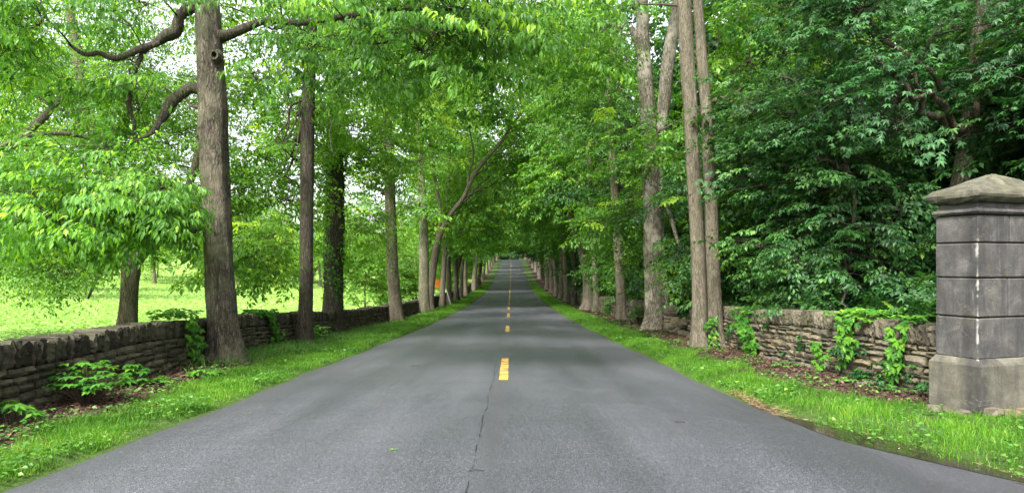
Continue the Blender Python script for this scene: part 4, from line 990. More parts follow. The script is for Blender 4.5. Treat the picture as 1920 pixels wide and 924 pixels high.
hl = lambda y: np.interp(y, [0, 7, 10, 14, 18, 25, 60, 120], [.77, .78, .80, .83, .86, .78, .85, .9]) + .02 * np.sin(np.asarray(y) * 1.3)
dry_wall('stone_wall', 'dark mossy dry-stone wall with upright coping between the left verge and crop field', wall_x_l, 2.5, 120, hl, 'stone_left', 'coping_left', 61, courses=6)
hr = lambda y: np.interp(y, [9, 10, 14, 19.2, 20.6, 24, 26, 60, 120], [1.0, 1.0, .96, .97, .80, .8, .95, .95, .9]) + .02 * np.sin(np.asarray(y) * 1.1)
dry_wall('stone_wall', 'grey-brown dry-stone wall running from the gate pillar to the gap of fallen stones', wall_x_r, 9.25, 20.4, hr, 'stone_right', 'coping_right', 62, cw=(.03, .10), courses=8)
dry_wall('stone_wall', 'farther dry-stone wall resuming beyond the fallen stones along the right verge', wall_x_r, 24.2, 110, hr, 'stone_right', 'coping_right', 63, cw=(.03, .10))
# tumbled stones in the gap
g = np.random.default_rng(64)
for k in range(16):
    y = g.uniform(20.5, 24.1); x = float(wall_x_r(y)) + g.normal(0, .16); s_ = g.uniform(.16, .34)
    mb = MB(); zz = float(terrain(x, y)) + (k % 3) * .17
    a = g.uniform(0, 6.28); u = norm(np.array([math.cos(a), math.sin(a), g.normal(0, .25)])); nr = norm(np.cross([0, 0, 1.], u))
    upv = np.cross(u, nr)
    stone_block(mb, np.zeros(3) - upv * .05, u, nr, upv, s_ * 1.5, s_, s_ * .8, g, 0, .04, g.random(), 4, 4)
    o = mb.build('fallen_stone', M['stone_right'], None, (x, y, zz))
    tag(o, 'loose tumbled stone in the collapsed gap of the right-hand wall', 'stone', 'fallen stones in the wall gap')

# ------------------------------------------------------------------ gate pillar
cx, cy = 5.43, 7.96
u1 = norm(np.array([-.316, .95])); u2 = np.array([u1[1], -u1[0]])      # along the left face, along the front face
A1, A2 = .54, 1.24
gz = float(terrain(5.4, 8.0))
ctr = np.array([cx, cy]) + u1 * A1 / 2 + u2 * A2 / 2
root = thing('gate_pillar', 'massive grey stone gate pillar with moulded cap at the right end of the wall', 'pillar', (ctr[0], ctr[1], 0), None, math.atan2(u2[1], u2[0]))
def ring_solid(levels, mat, name, bumps=0.0, seg=6, seed=0, close=True):
    """levels: (half x, half y, z, corner radius)"""
    g = np.random.default_rng(seed); mb = MB(); rings = []
    for hx, hy, z, cr in levels:
        pts = []
        for (sx, sy, a0) in ((1, 1, 0), (-1, 1, 90), (-1, -1, 180), (1, -1, 270)):
            for k in range(3):
                a = R(a0 + 45 * k)
                pts.append((sx * (hx - cr) + cr * math.cos(a), sy * (hy - cr) + cr * math.sin(a)))
        # subdivide
        P = []
        for k in range(len(pts)):
            a = np.array(pts[k]); c = np.array(pts[(k + 1) % len(pts)])
            nsub = seg if k % 3 == 2 else 1
            for q in range(nsub): P.append(a + (c - a) * q / nsub)
        rings.append(np.c_[np.array(P), np.full(len(P), z)])
    k = len(rings[0])
    V = np.array(rings)
    if bumps: V += g.normal(0, bumps, V.shape)
    nr = len(rings); i = np.arange(nr - 1)[:, None] * k; j = np.arange(k)[None]
    mb.add(V.reshape(-1, 3), np.stack([i + j, i + (j + 1) % k, i + k + (j + 1) % k, i + k + j], -1).reshape(-1, 4), 0, .5, False)
    if close:
        mb.add(np.vstack([V[-1], V[-1].mean(0)[None]]), np.stack([np.arange(k), (np.arange(k) + 1) % k, np.full(k, k), np.full(k, k)], 1), 0, .5, False)
    return mb
def pillar_mat(name, seed, dark, light, stain=.7):
    m, nt, out = new_mat(name); n = N(nt)
    co = n('TexCoord').outputs['Object']
    mp = n('Mapping', {'Location': (seed, seed * .7, 0)}); nt.links.new(co, mp.inputs[0]); co = mp.outputs[0]
    n1 = n.noise(co, 3.5, 8, .7, .4); n2 = n.noise(co, 55, 5, .75); streak = n.noise(n.mapped(co, (7, 7, .7)), 1.0, 6, .65); a = n('Attribute', attribute_name='rnd').outputs['Fac']
    col = n.ramp(n.math('ADD', n.math('MULTIPLY', n1, .7), n.math('MULTIPLY', n2, .3)), [(.36, tuple(c * .55 for c in dark)), (.5, dark), (.68, light)])
    col = n.mix(n.math('MULTIPLY', n.ramp(streak, [(.48, (0, 0, 0)), (.62, (1, 1, 1))]), stain), col, (.030, .029, .029))
    col = n.mix(n.math('MULTIPLY', n.ramp(n.noise(co, 1.7, 6, .7), [(.57, (0, 0, 0)), (.68, (1, 1, 1))]), .28), col, (.16, .145, .065))
    pale = n.ramp(n.noise(n.mapped(co, (18, 18, 1.2)), 1.0, 5, .7), [(.66, (0, 0, 0)), (.72, (1, 1, 1))])
    col = n.mix(n.math('MULTIPLY', pale, .3), col, (.34, .33, .32))
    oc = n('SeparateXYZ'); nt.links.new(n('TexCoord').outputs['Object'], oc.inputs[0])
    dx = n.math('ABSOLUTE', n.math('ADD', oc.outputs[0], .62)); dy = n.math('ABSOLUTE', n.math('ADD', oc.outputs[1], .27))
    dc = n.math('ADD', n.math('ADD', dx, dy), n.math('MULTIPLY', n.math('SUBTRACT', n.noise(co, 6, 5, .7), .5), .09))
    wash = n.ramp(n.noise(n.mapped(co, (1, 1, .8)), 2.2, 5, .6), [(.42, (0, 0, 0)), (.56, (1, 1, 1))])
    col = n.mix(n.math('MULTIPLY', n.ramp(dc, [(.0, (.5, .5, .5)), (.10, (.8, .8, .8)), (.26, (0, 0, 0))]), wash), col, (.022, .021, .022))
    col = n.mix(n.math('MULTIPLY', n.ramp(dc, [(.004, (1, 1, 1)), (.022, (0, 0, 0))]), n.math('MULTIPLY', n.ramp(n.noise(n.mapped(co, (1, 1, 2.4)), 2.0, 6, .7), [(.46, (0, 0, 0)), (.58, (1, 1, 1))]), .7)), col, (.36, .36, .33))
    col = n.mix(n.math('MULTIPLY', n.ramp(n.noise(co, 4, 6, .75), [(.58, (0, 0, 0)), (.66, (1, 1, 1))]), .14), col, (.19, .165, .06))
    crk = n.math('ABSOLUTE', n.math('SUBTRACT', n.noise(n.mapped(co, (1.2, 1.2, 3)), 1.4, 5, .6, .5), .5))
    col = n.mix(n.math('MULTIPLY', n.ramp(crk, [(.0012, (.4, .4, .4)), (.004, (0, 0, 0))]), n.ramp(n.noise(co, 1.6, 3, .5), [(.52, (0, 0, 0)), (.6, (1, 1, 1))])), col, (.28, .27, .26))
    bmp = n('Bump', {'Strength': .7, 'Distance': .012}); nt.links.new(n.math('ADD', n1, n2), bmp.inputs['Height'])
    p = n('BsdfPrincipled', {'Base Color': col, 'Roughness': .9, 'Specular IOR Level': .25}); nt.links.new(bmp.outputs[0], p.inputs['Normal'])
    nt.links.new(p.outputs[0], out.inputs[0]); return m
PM = [pillar_mat('weathered dressed stone', 0, (.058, .056, .053), (.122, .116, .108)), pillar_mat('plinth stone', 3.3, (.085, .080, .062), (.15, .14, .108), .4), pillar_mat('mossy cap stone', 7.1, (.075, .073, .048), (.135, .128, .088), .5)]
hx, hy = A2 / 2, A1 / 2
ex = .055
mb = ring_solid([(hx + ex, hy + ex, -.29, .012), (hx + ex, hy + ex, .24, .012), (hx + ex - .012, hy + ex - .012, .262, .014), (hx + .004, hy + .004, .318, .012), (hx - .02, hy - .02, .32, .012)], 0, 'plinth', .002)
mb.build('plinth', PM[1], root)
sh = MB(); z = .318
tops = [.81, 1.276, 1.69, 2.02]
gap = .014
sh0 = ring_solid([(hx - .022, hy - .022, .30, .01), (hx - .022, hy - .022, 2.03, .01)], 0, 's')
sh.add(np.concatenate(sh0.v), np.concatenate(sh0.f), 1, .1, False)
g = np.random.default_rng(5)
splits = [[-.62, .62], [-.62, -.12, .62], [-.62, .62], [-.62, -.10, .62]]
for zt, sp in zip(tops, splits):
    for a, c in zip(sp[:-1], sp[1:]):
        w = (c - a) / 2 - (gap / 2 if (a > -.6 or c < .6) else 0)
        xo = (a + c) / 2 + (gap / 4 if a > -.6 else 0) - (gap / 4 if c < .6 else 0)
        blk = ring_solid([(w - .012, hy - .012, z, .006), (w, hy, z + .012, .008), (w, hy, (z + zt) / 2, .008), (w, hy, zt - gap - .012, .008), (w - .012, hy - .012, zt - gap, .006)], 0, 'b', .0012, seed=int(zt * 100))
        sh.add(np.concatenate(blk.v) + [xo, 0, 0], np.concatenate(blk.f), 0, g.random(), False)
    z = zt
sh.build('shaft', [PM[0], M['wall_core']], root)
mb = ring_solid([(hx - .01, hy - .01, 2.018, .01), (hx + .022, hy + .022, 2.026, .012), (hx + .04, hy + .04, 2.05, .015), (hx + .03, hy + .03, 2.08, .015), (hx - .015, hy - .015, 2.096, .01), (hx - .02, hy - .02, 2.16, .01)], 0, 'm', .0015)
mb.build('moulding', PM[0], root)
mb = ring_solid([(hx - .02, hy - .02, 2.158, .01), (hx + .03, hy + .03, 2.162, .02), (hx + .07, hy + .07, 2.185, .04), (hx + .10, hy + .10, 2.22, .06), (hx + .105, hy + .105, 2.255, .07), (hx + .088, hy + .088, 2.29, .08), (hx + .045, hy + .045, 2.325, .08), (hx * .80, hy * .80, 2.385, .07), (hx * .5, hy * .5, 2.455, .05), (hx * .2, hy * .2, 2.515, .03), (hx * .04, hy * .06, 2.538, .005)], 0, 'c', .005, seed=4)
mb.build('cap', PM[2], root)
# rough footing stones under the plinth
mb = MB(); g = np.random.default_rng(77)
for (ux, uy, n_, L_) in ((1, 0, 5, A2), (0, 1, 3, A1)):
    for k in range(n_):
        t = (k + .5) / n_ - .5
        if ux: p = np.array([t * L_, -(hy + .05), -.40]); u = np.array([1., 0, 0]); nr = np.array([0, 1., 0])
        else: p = np.array([-(hx + .05), t * L_, -.40]); u = np.array([0, 1., 0]); nr = np.array([1., 0, 0])
        stone_block(mb, p + g.normal(0, .015, 3), u, nr, np.array([0, 0, 1.]), L_ / n_ * g.uniform(.85, .98), .24, .125 + g.normal(0, .006), g, 0, .025, g.random(), 4, 3)
mb.build('footing', M['stone_right'], root)

# ------------------------------------------------------------------ grass, crop, litter, weeds
def blades(mb, x, y, z, h, w, g, rnd, bend=.5):
    n = len(x); a = g.uniform(0, 6.28, n); tl = g.normal(0, bend * .5, (n, 2))
    o = np.stack([x, y, z], 1); s = np.stack([np.cos(a), np.sin(a), 0 * a], 1) * w[:, None] * .5
    lean = np.c_[tl, np.zeros(n)] * h[:, None]
    mid = o + lean * .4 + np.c_[0 * a, 0 * a, h * .6]; tip = o + lean * 1.25 + np.c_[0 * a, 0 * a, h * (1 - .25 * np.abs(tl).sum(1).clip(0, 1.5))]
    v = np.stack([o - s, o + s, mid + s * .75, mid - s * .75, tip], 1)
    b = (np.arange(n) * 5)[:, None]
    f = np.stack([b + [[0, 1, 2, 3]], b + [[3, 2, 4, 4]]], 1).reshape(-1, 4)
    mb.add(v.reshape(-1, 3), f, 0, np.repeat(rnd, 5), False)

def patchn(x, y, s, seed):
    return np.sin(x * s * 2.1 + seed) * np.sin(y * s * 1.7 + seed * 2) + .6 * np.sin(x * s * 4.3 - y * s * 3.1 + seed)

def verge_grass(side, seed):
    g = np.random.default_rng(seed); mb = MB()
    for (ya, yb, dens, w0, hh) in ((2.5, 9, 4200, .0065, .10), (9, 16, 2800, .009, .11), (16, 30, 1300, .014, .12), (30, 60, 520, .025, .13), (60, 120, 160, .05, .15)):
        n = int((yb - ya) * 2.4 * dens)
        y = g.uniform(ya, yb, n); t = g.random(n)
        if side < 0:
            e = edge_l(y); wl = wall_x_l(y) + .3; x = e + .0 + (wl - e) * t
            k = t < .52 + .18 * patchn(x, y, 1.1, 2) * .5 + .25 * sstep(18, 35, y) + .05
        else:
            e = edge_r(y); wl = np.maximum(wall_x_r(y) - .3, e + .6) + np.where(y < 8.6, 1.6, 0); x = e + (wl - e) * t
            k = (t < .50 + .10 * patchn(x, y, 1.1, 5) + .06 * sstep(25, 45, y) + .7 * (1 - sstep(8.0, 9.6, y)))
            k &= ~((y < 8.8) & (x - e < .16 + .10 * np.sin(y * 5)))
        k &= g.random(n) < .68 + .42 * patchn(x, y, 2.3, 1)
        x, y, t = x[k], y[k], t[k]
        edge = np.abs(x - (edge_l(y) if side < 0 else edge_r(y)))
        h = hh * .82 * g.uniform(.35, 1.35, len(x)) * (1 + .25 * patchn(x, y, 4.1, 6)) * (.55 + .45 * sstep(0, .25, edge)) * (1 + .25 * patchn(x, y, 1.6, 4))
        rnd = np.clip(.47 + .17 * patchn(x, y, .9, 3) + .10 * patchn(x, y, 3.3, 8) + g.normal(0, .17, len(x)), 0, .92)
        rnd[g.random(len(x)) < .02] = 1
        blades(mb, x, y, terrain(x, y) - .01, h, w0 * g.uniform(.7, 1.3, len(x)), g, rnd)
    o = mb.build('grass', M['grass']); tag(o, 'mown bright green grass strip along the ' + ('left' if side < 0 else 'right') + ' road edge', 'grass', None, 'stuff')
verge_grass(-1, 401); verge_grass(1, 402)

# longer rough grass around the trees of the left verge
g = np.random.default_rng(403); mb = MB()
for (px, d, rx, ry, n_) in ((500, 15.2, .35, 1.4, 1500), (545, 17.2, .45, 1.6, 1700), (610, 20.5, .5, 2.0, 1600), (655, 24.0, .5, 2.4, 1500), (700, 28, .5, 3, 1200), (450, 13.6, .2, .5, 450)):
    c = on_ground(px, d); x = c[0] + g.normal(0, rx, n_); y = c[1] + g.normal(0, ry, n_)
    k = (x < edge_l(y) - .5) & (x > wall_x_l(y) + .25); x, y = x[k], y[k]
    blades(mb, x, y, terrain(x, y) - .01, g.uniform(.09, .27, len(x)), g.uniform(.008, .014, len(x)), g, np.clip(g.normal(.5, .2, len(x)), 0, 1), .9)
tag(mb.build('rough_grass', M['tallgrass']), 'long rough grass tufts between the left tree trunks and the mown strip', 'grass', None, 'stuff')

g = np.random.default_rng(409); mb = MB(); n_ = 5200
y = g.uniform(4.0, 9.6, n_); x = edge_r(y) + np.abs(g.normal(.05, .10, n_)) * np.where(y > 8.4, .6, 1.1); a = g.uniform(0, 6.28, n_)
kk = ~((np.abs(x - edge_r(y)) < .14) & (y > 5.4) & (y < 7.7) & (g.random(n_) < .85)); x, y, a = x[kk], y[kk], a[kk]; n_ = len(x)
leaves(mb, np.c_[x, y, terrain(x, y) + g.uniform(.004, .03, n_)], np.c_[np.cos(a), np.sin(a), g.normal(0, .12, n_)], np.tile([0, 0, 1.], (n_, 1)) + g.normal(0, .3, (n_, 3)), g.uniform(.03, .09, n_), np.clip(g.normal(.5, .22, n_), 0, 1), 0, 'straw')
tag(mb.build('dry_grass_litter', M['straw']), 'straw-coloured dead grass lying along the right road edge by the puddle', 'dead grass', None, 'stuff')

# broad-leaved weeds and clover through both verges
g = np.random.default_rng(404); mb = MB()
for side in (-1, 1):
    for (ya, yb, n_, s0) in ((3, 9, 3200, .045), (9, 18, 3200, .055), (18, 40, 3000, .08)):
        y = g.uniform(ya, yb, n_); t = g.random(n_) ** 1.2
        e = edge_l(y) if side < 0 else edge_r(y)
        wl = wall_x_l(y) + .3 if side < 0 else np.maximum(wall_x_r(y) - .3, e + .6) + np.where(y < 8.6, 1.2, 0)
        x = e + (wl - e) * (.02 + .8 * t)
        k = (patchn(x, y, 1.4, 7) + .4 * (t < .25) + .5 * ((t > .6))) > .45; x, y, t = x[k], y[k], t[k]; m_ = len(x)
        a = g.uniform(0, 6.28, m_)
        dv = np.c_[np.cos(a), np.sin(a), g.uniform(-.2, .5, m_)]
        leaves(mb, np.c_[x, y, terrain(x, y) + g.uniform(.02, .10, m_)], dv, np.tile([0, 0, 1.], (m_, 1)) + g.normal(0, .3, (m_, 3)), s0 * g.uniform(.6, 1.5, m_), np.clip(g.normal(.55, .2, m_), 0, 1), 0, 'broad')
tag(mb.build('weeds', M['weed']), 'small broad-leaved weeds and clover growing through both verges', 'weeds', None, 'stuff')

# dead leaves along the walls
g = np.random.default_rng(405); mb = MB()
for side in (-1, 1):
    for (ya, yb, n_, s0) in ((4, 10, 5200, .05), (10, 20, 6500, .055), (20, 45, 5200, .08)):
        y = g.uniform(ya, yb, n_); t = g.beta(4, 1.7, n_)
        e = edge_l(y) if side < 0 else edge_r(y); wl = (wall_x_l(y) + .22) if side < 0 else (wall_x_r(y) - .22)
        x = e + (wl - e) * t
        k = t > .42 + .14 * patchn(x, y, 1.1, 2)
        if side > 0: k &= y > 8.9
        x, y = x[k], y[k]; m_ = len(x); a = g.uniform(0, 6.28, m_)
        leaves(mb, np.c_[x, y, terrain(x, y) + g.uniform(.003, .035, m_)], np.c_[np.cos(a), np.sin(a), g.normal(0, .3, m_)], np.tile([0, 0, 1.], (m_, 1)) + g.normal(0, .4, (m_, 3)), s0 * g.uniform(.5, 1.4, m_), np.clip(g.normal(.5, .22, m_), 0, 1), 0, 'ovate')
tag(mb.build('leaf_litter', M['litter']), 'brown dead leaves lying along the foot of both stone walls', 'leaf litter', None, 'stuff')

# young crop in the field
g = np.random.default_rng(406); mb = MB()
for (da, db, n_, s0) in ((8, 20, 34000, .09), (20, 40, 40000, .13), (40, 90, 40000, .22), (90, 150, 12000, .4)):
    y = np.sqrt(g.uniform(da ** 2, db ** 2, n_)); x = -y * g.uniform(.15, .95, n_)
    k = x < wall_x_l(y) - .9; x, y = x[k], y[k]
    row = np.round((x * .55 + y * .83) / .75) * .75
    off = (x * .55 + y * .83) - row; keep = g.random(len(x)) < np.exp(-(off / .25) ** 2) + .25
    x, y = x[keep], y[keep]; m_ = len(x); a = g.uniform(0, 6.28, m_)
    leaves(mb, np.c_[x, y, terrain(x, y) + g.uniform(.02, .16, m_)], np.c_[np.cos(a), np.sin(a), g.uniform(.0, .5, m_)], np.tile([0, 0, 1.], (m_, 1)) + g.normal(0, .35, (m_, 3)), s0 * g.uniform(.6, 1.3, m_), np.clip(g.normal(.5, .2, m_), 0, 1), 0, 'ovate')
tag(mb.build('crop_plants', M['crop']), 'pale green young crop covering the field behind the left wall', 'crop', None, 'stuff')

# ------------------------------------------------------------------ plants at the walls, creepers
def plant(name, label, cat, c, rad, h, n_nodes, seed, leafm='creeper', ls=.12, group=None):
    g = np.random.default_rng(seed); root = thing(name, label, cat, c, group)
    st = MB(); lf_ = MB(); P = []; D = []; Uu = []; S = []; Rn = []
    for k in range(n_nodes):
        a = g.uniform(0, 6.28); r = rad * math.sqrt(g.random()); q = np.array([r * math.cos(a), r * math.sin(a) * .7, h * g.uniform(.45, 1.0) * (1 - .45 * (r / rad) ** 2)])
        tube(st, bez(q * [.15, .15, 0] - [0, 0, .03], q * [.35, .35, .7], q, 5), np.linspace(.007, .003, 5), 4, 0)
        tint = g.normal(.5, .17); a0 = a + g.normal(0, .5); nl = g.integers(3, 6)
        for w in np.linspace(-1.7, 1.7, nl):
            P.append(q); D.append([math.cos(a0 + w), math.sin(a0 + w), -.25 + g.normal(0, .15)]); Uu.append([.25 * math.cos(a0), .25 * math.sin(a0), 1]); S.append(ls * g.uniform(.7, 1.15)); Rn.append(np.clip(tint + g.normal(0, .06), 0, .95))
    leaves(lf_, np.array(P), np.array(D), np.array(Uu), np.array(S), np.array(Rn), 0, 'ovate')
    st.build('stem', M['twig'], root); lf_.build('foliage', M[leafm], root)
plant('wild_plant', 'wide leafy green plant sprawling at the foot of the left wall', 'plant', on_ground(160, 8.3), .55, .55, 120, 501, ls=.10)
plant('wild_plant', 'small leafy plant rooted against the left wall near the field tree', 'plant', on_ground(247, 9.7), .22, .36, 24, 502)
plant('wild_plant', 'leafy seedling by the left wall at the very edge of the verge', 'plant', on_ground(22, 7.0), .28, .28, 20, 503)
plant('wild_plant', 'few-leaved seedling in dead leaves between the left wall and mown grass', 'plant', on_ground(290, 10.0), .25, .14, 14, 504)
plant('wild_plant', 'leafy tuft beside the big grey trunk on the left verge', 'plant', on_ground(376, 11.0), .3, .16, 22, 505)
plant('wild_plant', 'leafy plant at the foot of the right wall below the long creeper', 'plant', on_ground(1416, 14.6), .26, .36, 34, 506)
plant('wild_plant', 'bushy plant against the right wall between the second and third trunks', 'plant', on_ground(1197, 28.5), .45, .95, 60, 507, ls=.16)
plant('wild_plant', 'leafy plant beside the foot of the slim dark left trunk', 'plant', on_ground(604, 19.5), .35, .5, 40, 508)
for k, (px, d) in enumerate(((1600, 10.6), (1680, 9.9), (1480, 12.2), (1720, 9.6))):
    plant('wild_plant', ['low seedling in dead leaves below the short creeper', 'low weed near the pillar in the brown litter', 'low weed by the dark leaf litter strip', 'pale leafed weed close to the pillar footing'][k], 'plant', on_ground(px, d), .3, .12, 18, 510 + k, 'weed', .08)

def creeper(label, side, pts, n_, spread, seed, top=0, ls=.12, tint=.5):
    """leafy vine over the wall; pts in photo pixels lying on the road face of the wall"""
    g = np.random.default_rng(seed)
    Q = []
    for px, py in pts:
        # find where this ray meets the wall face
        ys = np.linspace(6.5, 40, 1500); fx = (wall_x_l(ys) + .27) if side < 0 else (wall_x_r(ys) - .27)
        i = int(np.argmin(np.abs((960 + fx * F / ys) - px))); Q.append(W(px, py, ys[i]))
    Q = np.array(Q); base = Q[0].copy(); nrm = np.array([1., -.25, 0]) if side < 0 else np.array([-1., -.35, 0]); nrm /= np.linalg.norm(nrm)
    path = smooth_path(Q, 40) - base
    root = thing('creeper_vine', label, 'creeper', base)
    st = MB(); tube(st, path + nrm * .03, .008, 5, 0)
    st.build('stem', M['twig'], root)
    P = []; D = []; Uu = []; S = []; Rn = []
    along = norm(np.cross([0, 0, 1.], nrm))
    for k in range(n_):
        t = g.random(); p = path[int(t * 39)] + along * g.normal(0, spread * (.4 + .6 * math.sin(math.pi * min(1, t * .9 + .1)))) + nrm * g.uniform(.03, .16) + np.array([0, 0, g.normal(0, .05)])
        tn = np.clip(g.normal(tint, .16), 0, 1); a0 = g.normal(0, .5)
        for w in (-1.1, -.45, .2, .8)[:g.integers(3, 5)]:
            dv = along * math.sin(a0 + w) + np.array([0, 0, -1.]) * math.cos(a0 + w) * .8 + nrm * .35
            P.append(p); D.append(dv); Uu.append(nrm + [0, 0, .7] + g.normal(0, .2, 3)); S.append(ls * g.uniform(.65, 1.15)); Rn.append(tn)
    if top:
        for k in range(top):
            t = g.uniform(-1, 1); p = along * t * spread * 3.2 - nrm * g.uniform(-.1, .5) + np.array([0, 0, g.uniform(.0, .16)])
            a = g.uniform(0, 6.28); tn = np.clip(g.normal(tint, .16), 0, 1)
            for w in (0, 1.3, 2.6, 3.9):
                P.append(p); D.append([math.cos(a + w), math.sin(a + w), -.2]); Uu.append([0, -.4, 1.]); S.append(ls * g.uniform(.6, 1.1)); Rn.append(tn)
    fb = MB(); leaves(fb, np.array(P), np.array(D), np.array(Uu), np.array(S), np.array(Rn), 0, 'ovate')
    fb.build('foliage', M['creeper'], root)
creeper('creeper draped over the left wall just before the big grey trunk', -1, [(345, 596), (355, 620), (358, 650), (362, 672)], 60, .12, 601, top=70, ls=.12)
creeper('creeper bunched over the left wall between the first two left trunks', -1, [(500, 592), (510, 615), (516, 640), (520, 655)], 60, .12, 602, top=130, ls=.13, tint=.42)
creeper('long creeper hanging down the right wall beside the twin trunks', 1, [(1395, 588), (1402, 610), (1412, 640), (1416, 665)], 85, .17, 603, top=60, ls=.14, tint=.45)
creeper('short bright creeper low on the right wall rooted in dead leaves', 1, [(1540, 645), (1545, 665), (1548, 690), (1552, 706)], 46, .09, 604, ls=.10, tint=.62)
creeper('broad bright creeper spilling over the middle of the right wall', 1, [(1595, 598), (1598, 620), (1596, 645), (1590, 676)], 70, .13, 605, top=90, ls=.12, tint=.6)
creeper('narrow bright creeper hanging on the right wall nearest the pillar', 1, [(1694, 604), (1692, 630), (1688, 660), (1684, 712)], 48, .08, 606, top=14, ls=.13, tint=.6)
creeper('leafy creeper over the far right wall just beyond the slender pale trunk', 1, [(1144, 572), (1143, 585), (1142, 598)], 60, .25, 607, top=30, ls=.2, tint=.5)

# ------------------------------------------------------------------ orange sign on its leaning post
b = on_ground(846, 56.2)
root = thing('road_sign', 'orange road sign on a grey leaning post behind the slim pale trunk', 'sign', b)
tip = W(830, 521, 56.6) - b
pm = MB(); tube(pm, np.array([[0, 0, -.1], tip * .5, tip]), .035, 8, 0); pm.build('post', plain('galvanised steel', (.30, .32, .34), .5, .5, .2), root)
sg = MB(); ctr = W(823, 531, 56.5) - b
out_ = np.array([(-.52, .36), (.56, .30), (.46, -.10), (.02, -.44), (-.24, -.40)]); k = len(out_)
fr = np.c_[out_[:, 0], np.full(k, -.012), out_[:, 1]] + ctr; bk = fr + [0, .024, 0]
cf = ctr + [0, -.012, 0]; cbk = ctr + [0, .012, 0]
V = np.vstack([fr, bk, cf[None], cbk[None]]); i = np.arange(k); j = (i + 1) % k
sg.add(V, np.vstack([np.stack([i, j, np.full(k, 2 * k), np.full(k, 2 * k)], 1), np.stack([j + k, i + k, np.full(k, 2 * k + 1), np.full(k, 2 * k + 1)], 1), np.stack([j, i, i + k, j + k], 1)]), 0, .5, False)
sg.build('panel', plain('faded orange sheeting', (.42, .12, .010), .6, .4, .25), root)

# rail fence along the far edge of the field
pts = [on_ground(px, d) for px, d in ((-160, 96), (-80, 96), (0, 96), (70, 97), (130, 98), (180, 99))]
path = smooth_path(pts, 15); path[:, 2] = terrain(path[:, 0], path[:, 1])
root = thing('rail_fence', 'weathered grey rail fence across the far left corner of the crop field', 'fence', path[0])
fm = plain('weathered grey timber', (.20, .19, .18), .9, .2, .3)
mb = MB()
for zz in (.6, 1.15): tube(mb, path - path[0] + [0, 0, zz], .04, 4, 0)
mb.build('rail', fm, root)
for q in path:
    mb = MB(); tube(mb, np.array([[0, 0, -.2], [0, 0, .6], [0, 0, 1.4]]) + (q - path[0]), .075, 6, 0); mb.build('post', fm, root)

# a green leaf sprig and a twig dropped on the road
x, y = W(736, 843, 1)[0], 0
d0 = 1280 * 1.38 / (843 - 550); x = (736 - 960) * d0 / F
mb = MB()
leaves(mb, np.zeros((4, 3)), np.array([[1, .2, .15], [-.6, .8, .1], [-.4, -.9, .12], [.4, 1, .05]]), np.tile([0, 0, 1.], (4, 1)), np.array([.05, .045, .045, .035]), np.array([.9, 1, .85, 1.]), 0, 'ovate')
tag(mb.build('fallen_leaf', M['grass'], None, (x, d0, float(road_z(x, d0)) + .008)), 'bright green leaf sprig lying alone on the near left lane', 'leaf')
mb = MB(); tube(mb, np.array([[-.06, 0, 0], [0, .008, .004], [.06, 0, 0]]), .004, 5, 0)
d1 = 1280 * 1.38 / (882 - 550)
tag(mb.build('fallen_twig', M['twig_dark'], None, ((893 - 960) * d1 / F, d1, float(road_z(-.2, d1)) + .006)), 'short dark twig lying on the asphalt beside the centre seam', 'twig')
for (px_, py_, ln, aa) in ((780, 685, .09, .1), (1275, 789, .05, -.2)):
    d2 = 1280 * 1.38 / (py_ - 550); x2 = (px_ - 960) * d2 / F
    mb = MB(); tube(mb, np.array([[-ln, -ln * aa, 0], [0, .006, .004], [ln, ln * aa, 0]]), .0045, 5, 0)
    tag(mb.build('fallen_twig', M['twig_dark'], None, (x2, d2, float(road_z(x2, d2)) + .006)), 'thin twig lying across the ' + ('left' if px_ < 960 else 'right') + ' lane away from the seam', 'twig')
# bare stick in the litter at the right wall
mb = MB(); tube(mb, np.array([[-.22, 0, 0], [0, .03, .01], [.22, 0, 0]]), [.03, .036, .025], 7, 0, .1)
c = on_ground(1632, 10.35)
tag(mb.build('fallen_branch', M['bark_pale'], None, (c[0], c[1], c[2] + .03)), 'short pale piece of wood lying in dead leaves below the right wall', 'branch')

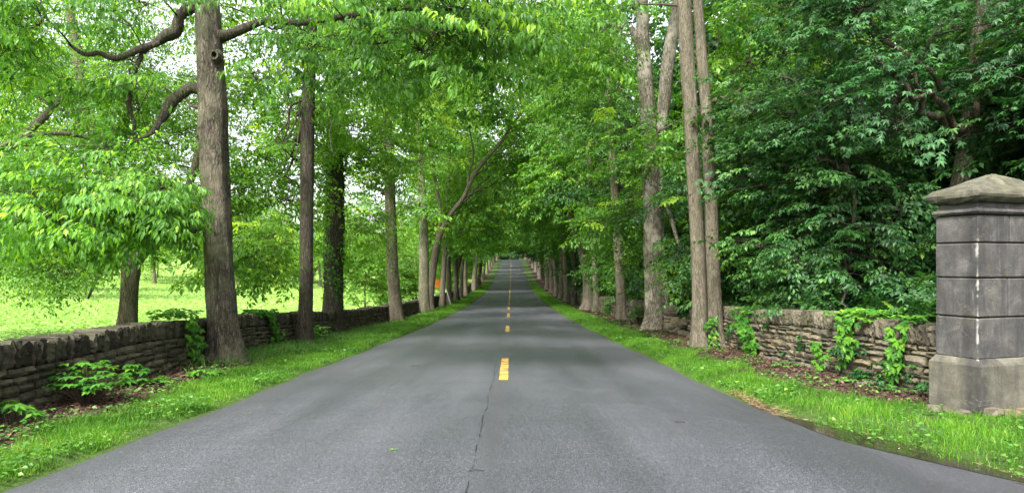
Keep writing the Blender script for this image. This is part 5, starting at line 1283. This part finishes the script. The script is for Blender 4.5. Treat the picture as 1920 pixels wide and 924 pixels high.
# ------------------------------------------------------------------ light, sky, camera
EL, AZ = 50.0, 208.0        # sun high, behind the camera and a little to the left
w = bpy.data.worlds.new('World'); bpy.context.scene.world = w; w.use_nodes = True
nt = w.node_tree; nt.nodes.clear(); n = N(nt)
sky = n('TexSky', sky_type='NISHITA', sun_disc=False); sky.sun_elevation = R(EL); sky.sun_rotation = R(AZ); sky.dust_density = 4.0; sky.air_density = 1.0
hs = n('HueSaturation', {'Saturation': .22, 'Value': 1.0}); nt.links.new(sky.outputs[0], hs.inputs['Color'])
bg = n('Background', {'Strength': .15}); nt.links.new(hs.outputs[0], bg.inputs[0])
o_ = n('OutputWorld'); nt.links.new(bg.outputs[0], o_.inputs[0])
sd = bpy.data.lights.new('sun', 'SUN'); sd.energy = 2.3; sd.angle = R(10); sd.color = (1, .96, .90)
so = bpy.data.objects.new('sun', sd); C.objects.link(so)
dirv = Vector((math.sin(R(AZ)) * math.cos(R(EL)), math.cos(R(AZ)) * math.cos(R(EL)), math.sin(R(EL))))
so.rotation_euler = dirv.to_track_quat('Z', 'Y').to_euler(); so.location = (0, -20, 40)

cd = bpy.data.cameras.new('camera'); co_ = bpy.data.objects.new('camera', cd); C.objects.link(co_)
cd.sensor_width = 36; cd.lens = 24.0; cd.shift_y = (HOR - 462) / 1920.0; cd.clip_end = 4000; cd.clip_start = .1
co_.location = (0, 0, EYE); co_.rotation_euler = (R(90), 0, 0)
sc = bpy.context.scene; sc.camera = co_
sc.view_settings.view_transform = 'Standard'; sc.view_settings.look = 'None'; sc.view_settings.gamma = 1; sc.view_settings.exposure = 2.12
sc.render.engine = 'CYCLES'
cy = sc.cycles
cy.use_denoising = True; cy.denoiser = 'OPENIMAGEDENOISE'; cy.denoising_input_passes = 'RGB_ALBEDO_NORMAL'
cy.max_bounces = 6; cy.diffuse_bounces = 4; cy.glossy_bounces = 2; cy.transmission_bounces = 4; cy.transparent_max_bounces = 4
cy.caustics_reflective = False; cy.caustics_refractive = False; cy.sample_clamp_indirect = 4
